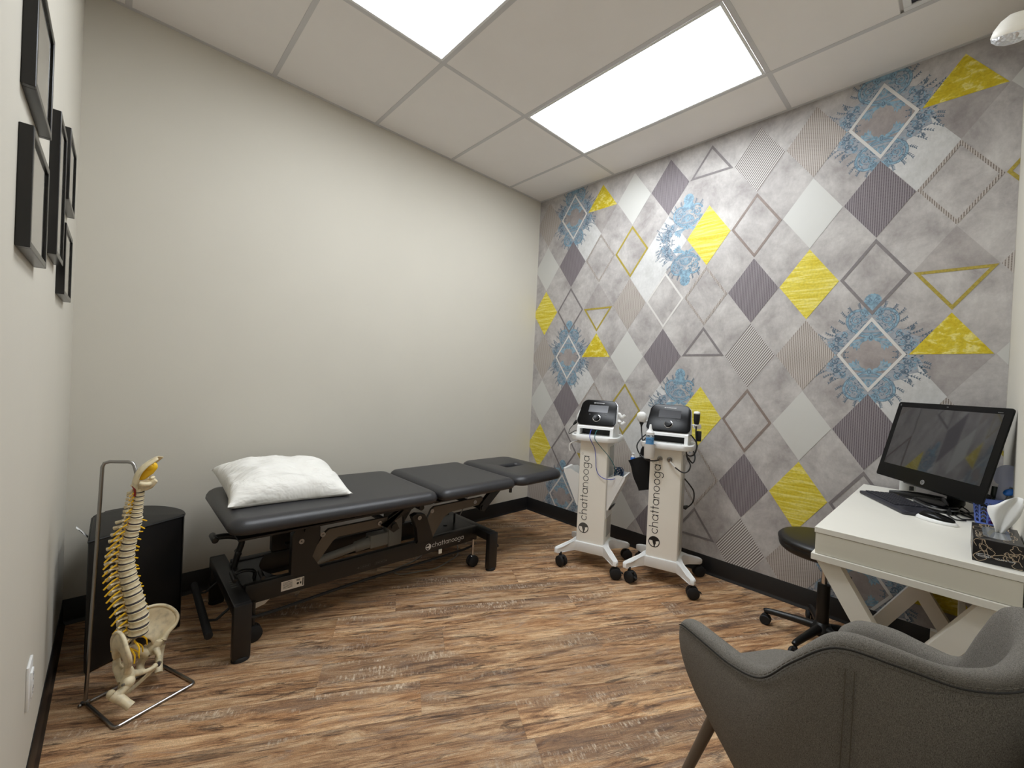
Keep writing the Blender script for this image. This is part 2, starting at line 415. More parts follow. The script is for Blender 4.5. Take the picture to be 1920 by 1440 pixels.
# ================================================================ ROOM SHELL
T = .12
def slab(name, x0, x1, y0, y1, z0, z1, mat):
    return struct(MB().box(((x0+x1)/2, (y0+y1)/2, (z0+z1)/2), (x1-x0, y1-y0, z1-z0)).obj(name, mat, smooth=0))
floor = slab('floor', -W-T, T, -L-T, T, -.12, -.004, M['subfloor'])
slab('wall_back', -W-T, T, 0, T, 0, H+.1, M['wall'])
slab('wall_left', -W-T, -W, -L, 0, 0, H+.1, M['wall'])
slab('wall_front', -W-T, T, -L-T, -L, 0, H+.1, M['wall'])
wall_right = slab('wall_right', 0, T, -L, 0, 0, H+.1, M['wall'])
ceiling = slab('ceiling', -W-T, T, -L-T, T, H+.012, H+.11, M['ceil'])

# ---- floor planks, laid diagonally
PA = math.radians(-28.5); pd = (math.cos(PA), math.sin(PA)); pn = (-pd[1], pd[0])
WPL, LPL = .1770, 1.2165
known = {0: -1.16, -1: -.215, -2: -.94, -3: -.225, -4: -1.055, -5: -.712}
for r in range(-15, 12):
    v0 = -1.579+r*WPL; off = known.get(r, random.uniform(0, LPL))
    for k in range(-5, 6):
        u0 = off+k*LPL
        q = []
        for u, v in ((u0, v0), (u0+LPL, v0), (u0+LPL, v0+WPL), (u0, v0+WPL)):
            q.append((pd[0]*u+pn[0]*v, pd[1]*u+pn[1]*v))
        q = clipbox(q, -W, 0, -L, 0)
        if not q: continue
        cx, cy = sum(a[0] for a in q)/len(q), sum(a[1] for a in q)/len(q)
        # to plank frame, inset for the joint
        P = [((a[0]-cx)*pd[0]+(a[1]-cy)*pd[1], (a[0]-cx)*pn[0]+(a[1]-cy)*pn[1]) for a in q]
        mb = MB(); g = .00012
        lo = [mb.bm.verts.new((x-math.copysign(min(g, abs(x)*.5), x), y-math.copysign(min(g, abs(y)*.5), y), -.004)) for x, y in P]
        hi = [mb.bm.verts.new((x-math.copysign(min(g*2.2, abs(x)*.5), x), y-math.copysign(min(g*2.2, abs(y)*.5), y), 0)) for x, y in P]
        n = len(P); mb.bm.faces.new(hi)
        for i in range(n): mb.bm.faces.new((lo[i], lo[(i+1) % n], hi[(i+1) % n], hi[i]))
        o = mb.obj('plank', M['wood'], floor, smooth=0)
        o.location = (cx, cy, 0); o.rotation_euler = (0, 0, PA)

# ---- black vinyl cove baseboards
BH = .1166
def baseboard(name, p0, p1, n):
    d = Vector(p1)-Vector(p0); ln = d.length; d.normalize()
    prof = [(0, 0), (.012, 0), (.0115, .003), (.005, .012), (.0035, .02), (.0035, BH-.003), (.002, BH), (0, BH)]
    struct(MB().prism(prof, 0, ln, (p0, n, (0, 0, 1), d)).obj(name, M['base'], smooth=30))
baseboard('baseboard_back', (-W, 0, 0), (0, 0, 0), (0, -1, 0))
baseboard('baseboard_right', (0, -L, 0), (0, 0, 0), (-1, 0, 0))
baseboard('baseboard_left', (-W, -L, 0), (-W, 0, 0), (1, 0, 0))
baseboard('baseboard_front', (-W, -L, 0), (0, -L, 0), (0, 1, 0))

# ---- suspended ceiling: tiles, tees
xs = [-W]+[-.4047-.6096*i for i in range(4, -1, -1)]+[0]
xs = sorted(set(round(x, 4) for x in xs))
ys = [-L, -.8153-1.2192, -.8153, 0]
LIGHTS = [(1, 1), (3, 1)]
cells = []
for i in range(len(xs)-1):
    for j in range(len(ys)-1): cells.append((i, j))
xi = {round(x, 3): n for n, x in enumerate(xs)}
def cell_is(i, j, xa): return abs(xs[i]-xa) < .01
light_cells = []; vent_cell = None
for i, j in cells:
    x0, x1, y0, y1 = xs[i], xs[i+1], ys[j], ys[j+1]
    if j == 1 and (abs(x1+.4047) < .01 or abs(x1+1.6239) < .01): light_cells.append((x0, x1, y0, y1)); continue
    if j == 0 and abs(x1+.4047) < .01:
        vent_cell = (x0, x1, y0, y1); y1b = y1; y0 = y1-.52  # tile beside the vent
        MB().box(((x0+x1)/2, (y0+y1)/2, H+.006), (x1-x0-.012, y1-y0-.004, .012), .002, 1).obj('ceiling_tile', M['ceil'], ceiling, smooth=0); continue
    MB().box(((x0+x1)/2, (y0+y1)/2, H+.006), (x1-x0-.012, y1-y0-.012, .012), .002, 1).obj('ceiling_tile', M['ceil'], ceiling, smooth=0)
for x in xs[1:-1]: MB().box((x, -L/2, H-.0005), (.024, L, .003), .0006, 1).obj('grid_tee', M['tee'], ceiling, smooth=0)
for y in ys[1:-1]:
    for i in range(len(xs)-1):
        MB().box(((xs[i]+xs[i+1])/2, y, H), (xs[i+1]-xs[i]-.024, .024, .0025), .0006, 1).obj('cross_tee', M['tee'], ceiling, smooth=0)
for (a, b) in (((-W, -.010), (0, -.010)), ((-W, -L+.010), (0, -L+.010))):
    MB().box(((a[0]+b[0])/2, a[1], H-.001), (W, .020, .003), .0006, 1).obj('wall_angle', M['tee'], ceiling, smooth=0)
for x in (-W+.010, -.010): MB().box((x, -L/2, H-.0012), (.020, L-.04, .003), .0006, 1).obj('wall_angle', M['tee'], ceiling, smooth=0)

# ---- lit ceiling panels
labs = {True: 'lit ceiling panel close to the patterned wall, seen whole', False: 'lit ceiling panel cut off by the top edge of the photo'}
for (x0, x1, y0, y1) in light_cells:
    near = x1 > -1
    t = thing('ceiling_light', labs[near], 'ceiling light', ((x0+x1)/2, (y0+y1)/2, H-.002), group='recessed ceiling panels')
    w, l = x1-x0-.026, y1-y0-.026
    mb = MB()
    fwid = .014
    for sx in (-1, 1): mb.box((sx*(w/2-fwid/2), 0, 0), (fwid, l, .008), .0015, 1)
    for sy in (-1, 1): mb.box((0, sy*(l/2-fwid/2), 0), (w-2*fwid, fwid, .008), .0015, 1)
    mb.obj('frame', M['white_metal'], t, smooth=0)
    MB().box((0, 0, .001), (w-2*fwid, l-2*fwid, .003)).obj('diffuser', M['panel'], t, smooth=0)

# ---- air vent at the front of the ceiling
x0, x1, y0, y1 = vent_cell
yc0, yc1 = y0+.01, y1-.53
t = thing('air_vent', 'square ceiling air vent with a dark opening, at the top edge of the photo', 'air vent', ((x0+x1)/2, (yc0+yc1)/2, H))
w, l = x1-x0-.03, yc1-yc0
mb = MB()
for s in (-1, 1):
    mb.box((s*(w/2-.013), 0, 0), (.026, l, .008), .002, 1); mb.box((0, s*(l/2-.013), 0), (w-.052, .026, .008), .002, 1)
mb.obj('frame', M['white_metal'], t, smooth=0)
MB().box((0, 0, .008), (w-.05, l-.05, .004)).obj('duct', simple('dark_duct', (70, 70, 78), .8), t, smooth=0)
for k in range(9):
    MB().box((0, -l/2+.05+k*(l-.1)/8, .003), (w-.054, .018, .0015), rot=rot('X', 35)).obj('louvre', simple('vent_grey', (110, 110, 118), .6) if k == 0 else bpy.data.materials['vent_grey'], t, smooth=0)

# ================================================================ WALLPAPER (flat print on wall_right)
def concrete(name, a, bcol, c2):
    m, nt, b = newmat(name)
    n = nd(nt, 'ShaderNodeTexNoise', i_Scale=5.0, i_Detail=9.0, i_Roughness=.68, i_Distortion=.3); nt.links.new(mapped(nt), n.inputs['Vector'])
    r = ramp(nt, [(.3, s2l(a)), (.5, s2l(bcol)), (.7, s2l(c2))], n.outputs['Fac'])
    n2 = nd(nt, 'ShaderNodeTexNoise', i_Scale=60.0, i_Detail=5.0, i_Roughness=.7); nt.links.new(mapped(nt, (1, 1, .6)), n2.inputs['Vector'])
    r2 = ramp(nt, [(.3, (.9, .9, .9)), (.6, (1, 1, 1)), (.8, (1.08, 1.08, 1.08))], n2.outputs['Fac'])
    nt.links.new(mixc(nt, 1.0, r.outputs[0], r2.outputs[0], 'MULTIPLY'), b.inputs['Base Color'])
    b.inputs['Roughness'].default_value = .7; b.inputs['Specular IOR Level'].default_value = .25
    return m
def weave(name, base, dark, light, per, kind):
    """woven print: kind 'check' vertical rows of short dashes, 'diag' slanted fine lines"""
    m, nt, b = newmat(name)
    tc = nd(nt, 'ShaderNodeTexCoord'); sp = nd(nt, 'ShaderNodeSeparateXYZ'); nt.links.new(tc.outputs['Object'], sp.inputs[0])
    y, z = sp.outputs[1], sp.outputs[2]
    if kind == 'diag':
        # lines rise towards -Y, parallel to the diamond sides
        s = math_n(nt, 'ADD', math_n(nt, 'MULTIPLY', y, .812), math_n(nt, 'MULTIPLY', z, .583))
        f = math_n(nt, 'FRACT', math_n(nt, 'DIVIDE', s, per))
        st = ramp(nt, [(.0, s2l(dark)), (.36, s2l(dark)), (.46, s2l(light)), (.9, s2l(base)), (1, s2l(dark))], f)
        out = st.outputs[0]
    else:
        fy = math_n(nt, 'FRACT', math_n(nt, 'DIVIDE', y, per))
        row = math_n(nt, 'FLOOR', math_n(nt, 'DIVIDE', y, per))
        zz = math_n(nt, 'ADD', math_n(nt, 'DIVIDE', z, per*.8), math_n(nt, 'MULTIPLY', row, .5))
        fz = math_n(nt, 'FRACT', zz)
        a = ramp(nt, [(0, (0, 0, 0)), (.2, (1, 1, 1)), (.45, (1, 1, 1)), (.6, (0, 0, 0))], fy)
        d = ramp(nt, [(0, (0, 0, 0)), (.2, (1, 1, 1)), (.7, (1, 1, 1)), (.9, (0, 0, 0))], fz)
        k = math_n(nt, 'MULTIPLY', a.outputs[0], d.outputs[0])
        hl = ramp(nt, [(.62, (0, 0, 0)), (.75, (1, 1, 1)), (.9, (1, 1, 1)), (1, (0, 0, 0))], fy)
        out = mixc(nt, math_n(nt, 'MULTIPLY', hl.outputs[0], .8), s2l(base), s2l(light))
        out = mixc(nt, k, out, s2l(dark))
    nt.links.new(out, b.inputs['Base Color']); b.inputs['Roughness'].default_value = .65; b.inputs['Specular IOR Level'].default_value = .3
    return m
def yellow_print(name, a, c, worn):
    m, nt, b = newmat(name)
    v = mapped(nt, (1, 2.2, 34), (math.radians(3), 0, 0))
    n = nd(nt, 'ShaderNodeTexNoise', i_Scale=2.2, i_Detail=5.0, i_Roughness=.65, i_Distortion=.5); nt.links.new(v, n.inputs['Vector'])
    if worn: nt.links.new(mapped(nt, (8, 8, 14)), n.inputs['Vector'])
    r = ramp(nt, [(.36, s2l(a)), (.52, s2l(c)), (.62, s2l((234, 222, 134))), (.7, s2l(c))], n.outputs['Fac'])
    n2 = nd(nt, 'ShaderNodeTexNoise', i_Scale=90.0, i_Detail=3.0); nt.links.new(mapped(nt), n2.inputs['Vector'])
    r2 = ramp(nt, [(.35, (.86, .86, .86)), (.6, (1, 1, 1))], n2.outputs['Fac'])
    nt.links.new(mixc(nt, 1.0, r.outputs[0], r2.outputs[0], 'MULTIPLY'), b.inputs['Base Color']); b.inputs['Roughness'].default_value = .6
    b.inputs['Specular IOR Level'].default_value = .3
    return m
def blue_print():
    m, nt, b = newmat('pale_blue_damask_print')
    n = nd(nt, 'ShaderNodeTexNoise', i_Scale=55.0, i_Detail=4.0); nt.links.new(mapped(nt), n.inputs['Vector'])
    r = ramp(nt, [(.4, s2l((112, 138, 154))), (.55, s2l((134, 166, 184)))], n.outputs['Fac'])
    nt.links.new(r.outputs[0], b.inputs['Base Color']); b.inputs['Roughness'].default_value = .6; return m
WP = [concrete('concrete_print', (150, 144, 142), (180, 175, 172), (204, 200, 196)),                  # 0 ground
      concrete('dark_concrete_print', (138, 130, 128), (158, 150, 147), (176, 168, 164)),              # 1 darker ground
      simple('white_diamond_print', (198, 197, 192), .6, var=.01),                                   # 2
      concrete('chalk_white_print', (188, 187, 184), (204, 203, 201), (214, 213, 211)),                # 3
      yellow_print('yellow_streaked_print', (208, 186, 44), (222, 206, 82), False),                     # 4
      yellow_print('yellow_worn_print', (200, 175, 30), (212, 192, 52), True),                         # 5
      weave('dark_woven_print', (128, 120, 124), (92, 84, 88), (150, 144, 146), .0092, 'check'),       # 6
      weave('tan_woven_print', (176, 168, 161), (122, 110, 103), (202, 196, 188), .0092, 'check'),      # 7
      weave('slanted_line_print', (196, 192, 188), (108, 98, 94), (214, 212, 208), .0118, 'diag'),     # 8
      simple('grey_outline_print', (124, 118, 118), .6, var=.1, vscale=60),                             # 9
      simple('brown_outline_print', (132, 118, 110), .6, var=.1, vscale=60),                            # 10
      simple('olive_outline_print', (164, 146, 58), .6, var=.22, vscale=120),                           # 11
      simple('white_outline_print', (208, 205, 200), .6, var=.02),                                     # 12
      weave('dashed_outline_print', (176, 168, 160), (96, 82, 74), (196, 190, 184), .0085, 'check'),    # 13
      blue_print(),                                                                                  # 14
      simple('slate_blue_leaf_print', (92, 110, 126), .6, var=.1, vscale=60),                           # 15
      simple('dusty_blue_print', (152, 157, 164), .65, var=.1, vscale=80),      # 16
      concrete('shaded_concrete_print', (142, 135, 134), (166, 160, 157), (186, 180, 176))]      # 17                           # 16
wp = MB(); wp.nr = 1
Y0, Z0 = 0.0, BH-.01
YP, ZP = .2922, .4055                       # width and height of a diamond
YC, ZC = -.1245, 1.4325                     # centre of column 0, row 3
# clipped coordinates use u = -y (0..L), v = z
def wp_face(poly, mi, lay):
    q = clipbox([tuple(p) for p in poly], 0, L-.001, Z0, H-.002)
    if q: wp.bm.faces.new([wp.bm.verts.new((-.0004-.00025*lay, -u, v)) for u, v in q]).material_index = mi
def cc(k, r): return (-YC+YP*k, ZC+ZP*(r-3))
def dia(c, s=1.0): return [(c[0]-YP/2*s, c[1]), (c[0], c[1]-ZP/2*s), (c[0]+YP/2*s, c[1]), (c[0], c[1]+ZP/2*s)]
def ring(poly, wd, mi, lay):
    n = len(poly); cx, cy = sum(p[0] for p in poly)/n, sum(p[1] for p in poly)/n
    # inset each edge by wd
    inner = []
    def line(i):
        a, b = poly[i], poly[(i+1) % n]; dx, dy = b[0]-a[0], b[1]-a[1]; l = math.hypot(dx, dy); nx, ny = -dy/l, dx/l
        if (cx-a[0])*nx+(cy-a[1])*ny < 0: nx, ny = -nx, -ny
        return (a[0]+nx*wd, a[1]+ny*wd), (dx, dy)
    for i in range(n):
        (p, d), (q, e) = line(i-1), line(i)
        den = d[0]*e[1]-d[1]*e[0]; t = ((q[0]-p[0])*e[1]-(q[1]-p[1])*e[0])/den; inner.append((p[0]+d[0]*t, p[1]+d[1]*t))
    for i in range(n): wp_face([poly[i], poly[(i+1) % n], inner[(i+1) % n], inner[i]], mi, lay)
wp_face([(0, Z0), (L, Z0), (L, H), (0, H)], 0, 0)
def motif(k, r):
    c = cc(k, r); kk, rr = k % 7, r % 3
    D = dia(c, .985)
    U = [(c[0]-YP/2*.97, c[1]), (c[0]+YP/2*.97, c[1]), (c[0], c[1]+ZP/2*.97)]
    V = [(c[0]-YP/2*.97, c[1]), (c[0], c[1]-ZP/2*.97), (c[0]+YP/2*.97, c[1])]
    up_ = [(c[0]-YP/2, c[1]), (c[0]+YP/2, c[1]), (c[0], c[1]+ZP/2)]; dn = [(c[0]-YP/2, c[1]), (c[0], c[1]-ZP/2), (c[0]+YP/2, c[1])]
    tb = {0: {0: ('f', 7), 2: ('f', 2), 1: ('f', 4)},
          1: {0: ('damask', 12), 2: ('f', 6), 1: ('o', 9)},
          2: {0: ('tri', 5), 2: ('o', 13), 1: ('inv', 11)},
          3: {0: ('f', 2), 2: ('o', 11), 1: ('f', 7)},
          4: {0: ('f', 6), 2: ('w', 3), 1: ('o', 12)},
          5: {0: ('triO', 9), 2: ('f', 4), 1: ('o', 13)},
          6: {0: ('f', 8), 2: ('o', 10), 1: ('f', 6)}}[kk][rr]
    t, mi = tb
    if t == 'f': wp_face(D, mi, 5)
    elif t == 'w': wp_face(dia(c), mi, 1)
    elif t == 'o': ring(D, .0140 if mi != 12 else .0130, mi, 5)
    elif t == 'tri': wp_face(dn, 17, 1); wp_face(U, mi, 5)
    elif t == 'inv': wp_face(up_, 17, 1); ring(V, .0140, mi, 5)
    elif t == 'triO': ring(U, .0140, mi, 5)
    elif t == 'damask':
        wp_face(dia(c), 1, 1)
        wp_face(dia((c[0]+YP/2, c[1]-ZP/2)), 3, 1)
        damask(c); ring(dia(c, .97), .0135, 12, 5.4)
    if kk == 4 and rr == 2:
        wp_face(dia((c[0]-YP/2, c[1]-ZP/2)), 3, 1)
        damask((c[0]+YP/2, c[1]), True)
def leafpoly(x, y, a, ln, wd):
    ca, sa = math.cos(a), math.sin(a)
    return [(x+ca*u*ln-sa*v*wd, y+sa*u*ln+ca*v*wd) for u, v in ((0, 0), (.3, -.5), (.7, -.4), (1, 0), (.7, .4), (.3, .5))]
def strip(pts, w0, w1):
    out = []; n = len(pts)
    for i in range(n-1):
        a, b = pts[i], pts[i+1]; dx, dy = b[0]-a[0], b[1]-a[1]; l = math.hypot(dx, dy) or 1; nx, ny = -dy/l, dx/l
        wa, wb = [(w0+(w1-w0)*t/(n-1))/2 for t in (i, i+1)]
        out.append([(a[0]+nx*wa, a[1]+ny*wa), (a[0]-nx*wa, a[1]-ny*wa), (b[0]-nx*wb, b[1]-ny*wb), (b[0]+nx*wb, b[1]+ny*wb)])
    return out
DAM = []
def build_damask():
    rd = random.Random(3); P = DAM
    def add(poly, mi, g): P.append((poly, mi, g))
    def curve(pts, w0, w1, mi, g, n=6):
        q = [(p.x, p.y) for p in catmull([Vector((a, b_, 0)) for a, b_ in pts], n)]
        for k, f in enumerate(strip(q, w0+.004, w1+.004)): add(f, 15, g-.12+.02*(k % 3))
        for k, f in enumerate(strip(q, w0, w1)): add(f, mi, g+.02*(k % 3))
    def spiral(x, y, r, a0, turns, w, mi, g, d=1):
        pts = [(x+r*(1-.78*t)*math.cos(a0+d*turns*2*PI*t), y+r*(1-.78*t)*math.sin(a0+d*turns*2*PI*t)) for t in [i/15 for i in range(16)]]
        for k, f in enumerate(strip(pts, w+.0038, w*.6+.0025)): add(f, 15, g-.12+.02*(k % 3))
        for k, f in enumerate(strip(pts, w, w*.6)): add(f, mi, g+.02*(k % 3))
        add([(pts[-1][0]+w*.8*math.cos(a), pts[-1][1]+w*.8*math.sin(a)) for a in [i*PI/3 for i in range(6)]], mi, g+.08)
    def blob(x, y, rx, ry, mi, g, lob=7, amp=.14, ph=0):
        add([(x+rx*(1+amp*math.cos(a*lob+ph))*math.cos(a), y+ry*(1+amp*math.cos(a*lob+ph))*math.sin(a)) for a in [i*PI/16 for i in range(32)]], mi, g)
    def spray(x, y, a, ln, mi=15, g=3.0, k=4, s=1.0):
        pts = [(x+math.cos(a+.25*t)*ln*t, y+math.sin(a+.25*t)*ln*t) for t in (0, .33, .66, 1)]
        for f in strip(pts, .0026, .0012): add(f, mi, g)
        for i in range(k):
            t = .25+.75*i/(k-1)
            for sg in (-1, 1): add(leafpoly(x+math.cos(a+.25*t)*ln*t, y+math.sin(a+.25*t)*ln*t, a+sg*.7, .0105*s, .0040*s), mi, g+.06+.03*(i % 2))
    # dusty lace backing between the diamond and the zigzag rim
    add([(.0, .25), (.045, .25), (.075, .225), (.098, .20), (.105, .165), (.098, .135), (.118, .128), (.155, .120), (.150, .100), (.190, .088), (.185, .060), (.205, .050), (.185, .012), (.150, .0), (.135, .012), (.06, .115), (.03, .155), (.0, .20)], 16, 2.0)
    add([(.0, .195), (.02, .172), (.045, .135), (.07, .105), (.05, .092), (.0, .098)], 16, 2.1)
    # palmette, central medallions
    blob(0, .282, .034, .036, 14, 2.2, 9, .10)
    blob(0, .235, .042, .026, 14, 2.25, 8, .12)
    for a in (.35, .8, 1.2, 1.57): add(leafpoly(0, .262, a, .044, .009), 15, 2.5); add(leafpoly(.001, .262, a, .040, .006), 14, 2.6)
    blob(0, .150, .020, .024, 14, 2.3, 6, .12); blob(0, .150, .009, .014, 16, 2.5, 4, .05); blob(0, .150, .004, .008, 14, 2.7, 4, .0)
    blob(0, .090, .013, .019, 14, 2.3, 4, .05); blob(0, .090, .007, .012, 15, 2.5, 4, 0); blob(0, .090, .004, .009, 14, 2.7, 4, 0)
    # large C scroll with an inner curl
    curve([(.018, .205), (.040, .232), (.072, .232), (.098, .206), (.102, .172), (.088, .140), (.066, .122)], .0115, .0085, 14, 2.6)
    spiral(.062, .182, .026, 1.2, 1.25, .0075, 14, 2.8, -1); spiral(.034, .196, .016, 3.4, 1.1, .006, 14, 2.9, 1)
    spiral(.030, .222, .015, .4, 1.1, .006, 14, 2.95, -1); spiral(.075, .152, .014, 5, 1.1, .0055, 14, 3.0, 1)
    curve([(.066, .122), (.050, .108), (.030, .098), (.010, .094)], .008, .010, 14, 2.7)
    curve([(.0, .112), (.025, .112), (.05, .120), (.068, .136)], .005, .005, 14, 2.8)
    curve([(.0, .172), (.02, .165), (.036, .148), (.045, .128)], .005, .004, 14, 2.8)
    spiral(.028, .138, .012, 0, 1.1, .0045, 14, 2.9, 1)
    # acanthus wings reaching towards the middle
    add([(.010, .094), (.030, .088), (.055, .082), (.085, .078), (.098, .066), (.088, .064), (.100, .054), (.084, .054), (.088, .042), (.074, .046), (.070, .030), (.062, .040), (.056, .020), (.050, .038), (.044, .030), (.044, .050), (.034, .066), (.016, .074)], 14, 2.6)
    for a in (-.2, -.7, -1.2): add(leafpoly(.040, .072, a, .045, .005), 16, 2.8)
    # outer slate leaves
    for (x, y, r, d) in ((.115, .105, .018, 1), (.142, .082, .017, -1), (.168, .055, .015, 1), (.150, .035, .016, -1), (.125, .062, .014, 1), (.178, .025, .011, 1)):
        spiral(x, y, r, rd.uniform(0, 6), 1.1, .0052, 14 if d > 0 else 15, 2.6, d)
    for _ in range(120):
        u = rd.uniform(.06, .2); v = rd.uniform(.004, .13)
        if u/.146+v/.2027 < .98 or v > .165-(u-.09)*.95: continue
        add(leafpoly(u, v, rd.uniform(-.8, 1.8), rd.uniform(.009, .015), .0052), 15 if rd.random() < .6 else 14, 3.05+.04*rd.randrange(5))
    for _ in range(26):
        u = rd.uniform(.02, .10); v = rd.uniform(.14, .24)
        add(leafpoly(u, v, rd.uniform(0, 6.3), rd.uniform(.008, .012), .0045), 15, 3.3+.04*rd.randrange(4))
    for _ in range(16):
        u = rd.uniform(.095, .135); v = rd.uniform(.0, .02)
        add(leafpoly(u, v, rd.uniform(0, 3.1), .011, .005), 15, 3.2+.03*rd.randrange(4))
    for (x, y, a, ln) in ((.044, .240, 1.0, .030), (.078, .225, .75, .030), (.098, .198, .6, .040), (.104, .165, .35, .036), (.128, .126, .35, .048), (.150, .104, .15, .044), (.182, .086, .30, .050), (.190, .060, -.05, .034), (.198, .038, .1, .030), (.15, .118, .8, .02), (.2, .07, .7, .022)):
        spray(x, y, a, ln)
build_damask()
def damask(c, trim=False):
    for sx in (-1, 1):
        for sy in (-1, 1):
            for i, (q, mi, g) in enumerate(DAM):
                if trim and sx > 0 and max(p[0] for p in q) > .105: continue
                wp_face([(c[0]+sx*x, c[1]+sy*y) for x, y in q], mi, g+(.01 if sx > 0 else 0)+(.02 if sy > 0 else 0))
for k in range(-1, 12):
    for r in range(-1, 7): motif(k, r)
wallpaper = wp.obj('wallpaper', WP, wall_right, smooth=0)
wallpaper['label'] = 'flat printed wallpaper of diamonds in concrete grey, yellow, white and pale blue damask'

# ================================================================ LEFT WALL: framed certificates
paper_m = []
def cert_material():
    m, nt, b = newmat('printed_certificate')
    tc = nd(nt, 'ShaderNodeTexCoord'); sp = nd(nt, 'ShaderNodeSeparateXYZ'); nt.links.new(tc.outputs['Object'], sp.inputs[0])
    n = nd(nt, 'ShaderNodeTexNoise', i_Scale=1.0, i_Detail=2.0); nt.links.new(mapped(nt, (1, 160, 30)), n.inputs['Vector'])
    ln = math_n(nt, 'LESS_THAN', math_n(nt, 'FRACT', math_n(nt, 'MULTIPLY', sp.outputs[2], 55.0)), .28)
    k = math_n(nt, 'MULTIPLY', ln, math_n(nt, 'GREATER_THAN', n.outputs['Fac'], .52))
    inside = math_n(nt, 'LESS_THAN', math_n(nt, 'ABSOLUTE', sp.outputs[1]), .075)
    nt.links.new(mixc(nt, math_n(nt, 'MULTIPLY', math_n(nt, 'MULTIPLY', k, inside), .55), s2l((216, 210, 196)), s2l((110, 100, 90))), b.inputs['Base Color'])
    b.inputs['Roughness'].default_value = .7; return m
CERT = cert_material()
glass = simple('frame_glass', (255, 255, 255), .03, trans=1.0, var=0, spec=.5)
MF = simple('black_frame_wood', (20, 18, 17), .25, var=.08)
frames = [(-1.4225, 1.845, .275, .232, 'black framed certificate nearest the ceiling, cut by the top of the photo'),
          (-1.4300, 1.540, .262, .231, 'black framed certificate hanging lowest and nearest on the left wall'),
          (-.983, 1.692, .198, .388, 'tall black framed certificate in the middle of the wall group'),
          (-.634, 1.850, .266, .232, 'black framed certificate highest beside the room corner'),
          (-.6735, 1.535, .273, .228, 'small black framed certificate lowest beside the room corner')]
for (yc, zc, w, h, lab) in frames:
    t = thing('picture_frame', lab, 'picture frame', (-W, yc, zc), group='framed certificates on the left wall')
    d = .020; bw = .014
    mb = MB()
    for s in (-1, 1):
        mb.box((d/2, s*(w/2-bw/2), 0), (d, bw, h), .0012, 1); mb.box((d/2, 0, s*(h/2-bw/2)), (d, w-2*bw, bw), .0012, 1)
    mb.obj('frame', MF, t, smooth=0)
    MB().box((.004, 0, 0), (.002, w-2*bw, h-2*bw)).obj('shade_backing', simple('frame_reflection_tone', (34, 36, 42), .6) if 'frame_reflection_tone' not in bpy.data.materials else bpy.data.materials['frame_reflection_tone'], t, smooth=0)  # bluish dark margin round the paper paints the frame's inner reflection and shade
    MB().box((.0125, .004, 0), (.001, w-2*bw-.030, h-2*bw-.006)).obj('certificate', CERT, t, smooth=0)
    MB().box((.0155, 0, 0), (.0015, w-2*bw, h-2*bw)).obj('glass', glass, t, smooth=0)

# ---- wall outlet
t = thing('wall_outlet', 'white wall socket plate low on the left wall', 'wall outlet', (-W, -1.135, .362))
MB().box((.003, 0, 0), (.006, .072, .115), .002, 2).obj('cover_plate', M['white'], t, smooth=30)
MB().box((.007, 0, 0), (.006, .034, .067), .0015, 2).obj('socket_insert', M['white'], t, smooth=30)
mb = MB()
for zz in (-.018, .018):
    for yy in (-.006, .006): mb.box((.0101, yy, zz+.003), (.0006, .002, .008))
    mb.cyl((.0099, 0, zz-.009), (.0104, 0, zz-.009), .0028, seg=10)
mb.obj('socket_slots', M['ink'], t, smooth=0)

# ================================================================ BLACK VINYL BLOCK in the corner
BLK = thing('bolster_block', 'large black vinyl positioning block with a curved back standing in the corner', 'exercise block', (-2.75, -.35, 0))
bh_ = .525
W0 = [(-2.900, -.510), (-2.597, -.345), (-2.590, -.29), (-2.612, -.215), (-2.660, -.140), (-2.725, -.090), (-2.80, -.078), (-2.868, -.105), (-2.898, -.165)]
poly = [(p.x+2.75, p.y+.35) for p in [Vector((*W0[0], 0))]+catmull([Vector((*p, 0)) for p in W0[1:]], 5)]
MB().prism(poly, .004, bh_, bev=.010).obj('vinyl_cover', M['black_vinyl'], BLK, smooth=40)
mb = MB(); mb.tube([(p[0], p[1], bh_-.007) for p in poly], .0035, 6, closed=True)
mb.obj('piping', M['black_vinyl'], BLK)
tx, ty = -2.905+2.75, -.35+.35
mb = MB(); mb.nr = 1
mb.grid([[(tx+.002, ty-.012, bh_-.035), (tx+.002, ty+.012, bh_-.035)], [(tx-.016, ty-.014, bh_-.008), (tx-.016, ty+.012, bh_-.008)], [(tx-.034, ty-.016, bh_+.016), (tx-.034, ty+.010, bh_+.016)]])
mb.obj('care_tag', M['white'], BLK, solid=.0006)
mb = MB()
for k in range(3): mb.box((tx-.024+k*.004, ty-.0152, bh_+.004-k*.006), (.002, .001, .008), rot=rot('Y', -40))
mb.obj('tag_print', M['ink_grey'], BLK)

# ================================================================ SPINE STAND AND SPINE
SA = math.atan2(-.36967, .92916); SO = (-2.74, -.765, 0)
stand = thing('display_stand', 'thin chrome rod stand with a rectangular wire foot under the spine model', 'stand', (-2.74, -.765, 0))
def wl(p): return (p[0]+2.74, p[1]+.765, p[2])
A_, B_, C_, D_ = (-2.885, -.706), (-2.812, -.909), (-2.592, -.822), (-2.676, -.618)
def corner(p, q, r_, rad=.012):
    a = Vector(q)+(Vector(p)-Vector(q)).normalized()*rad; b = Vector(q)+(Vector(r_)-Vector(q)).normalized()*rad
    return [a, Vector(q)*.5+(a+b)*.25, b]
pl = []
R4 = [(*A_, .006), (*B_, .006), (*C_, .006), (*D_, .006)]
for i in range(4): pl += [wl(v) for v in corner(R4[i-1], R4[i], R4[(i+1) % 4])]
MB().tube(pl, .0055, 10, closed=True).obj('wire_foot', M['steel'], stand)
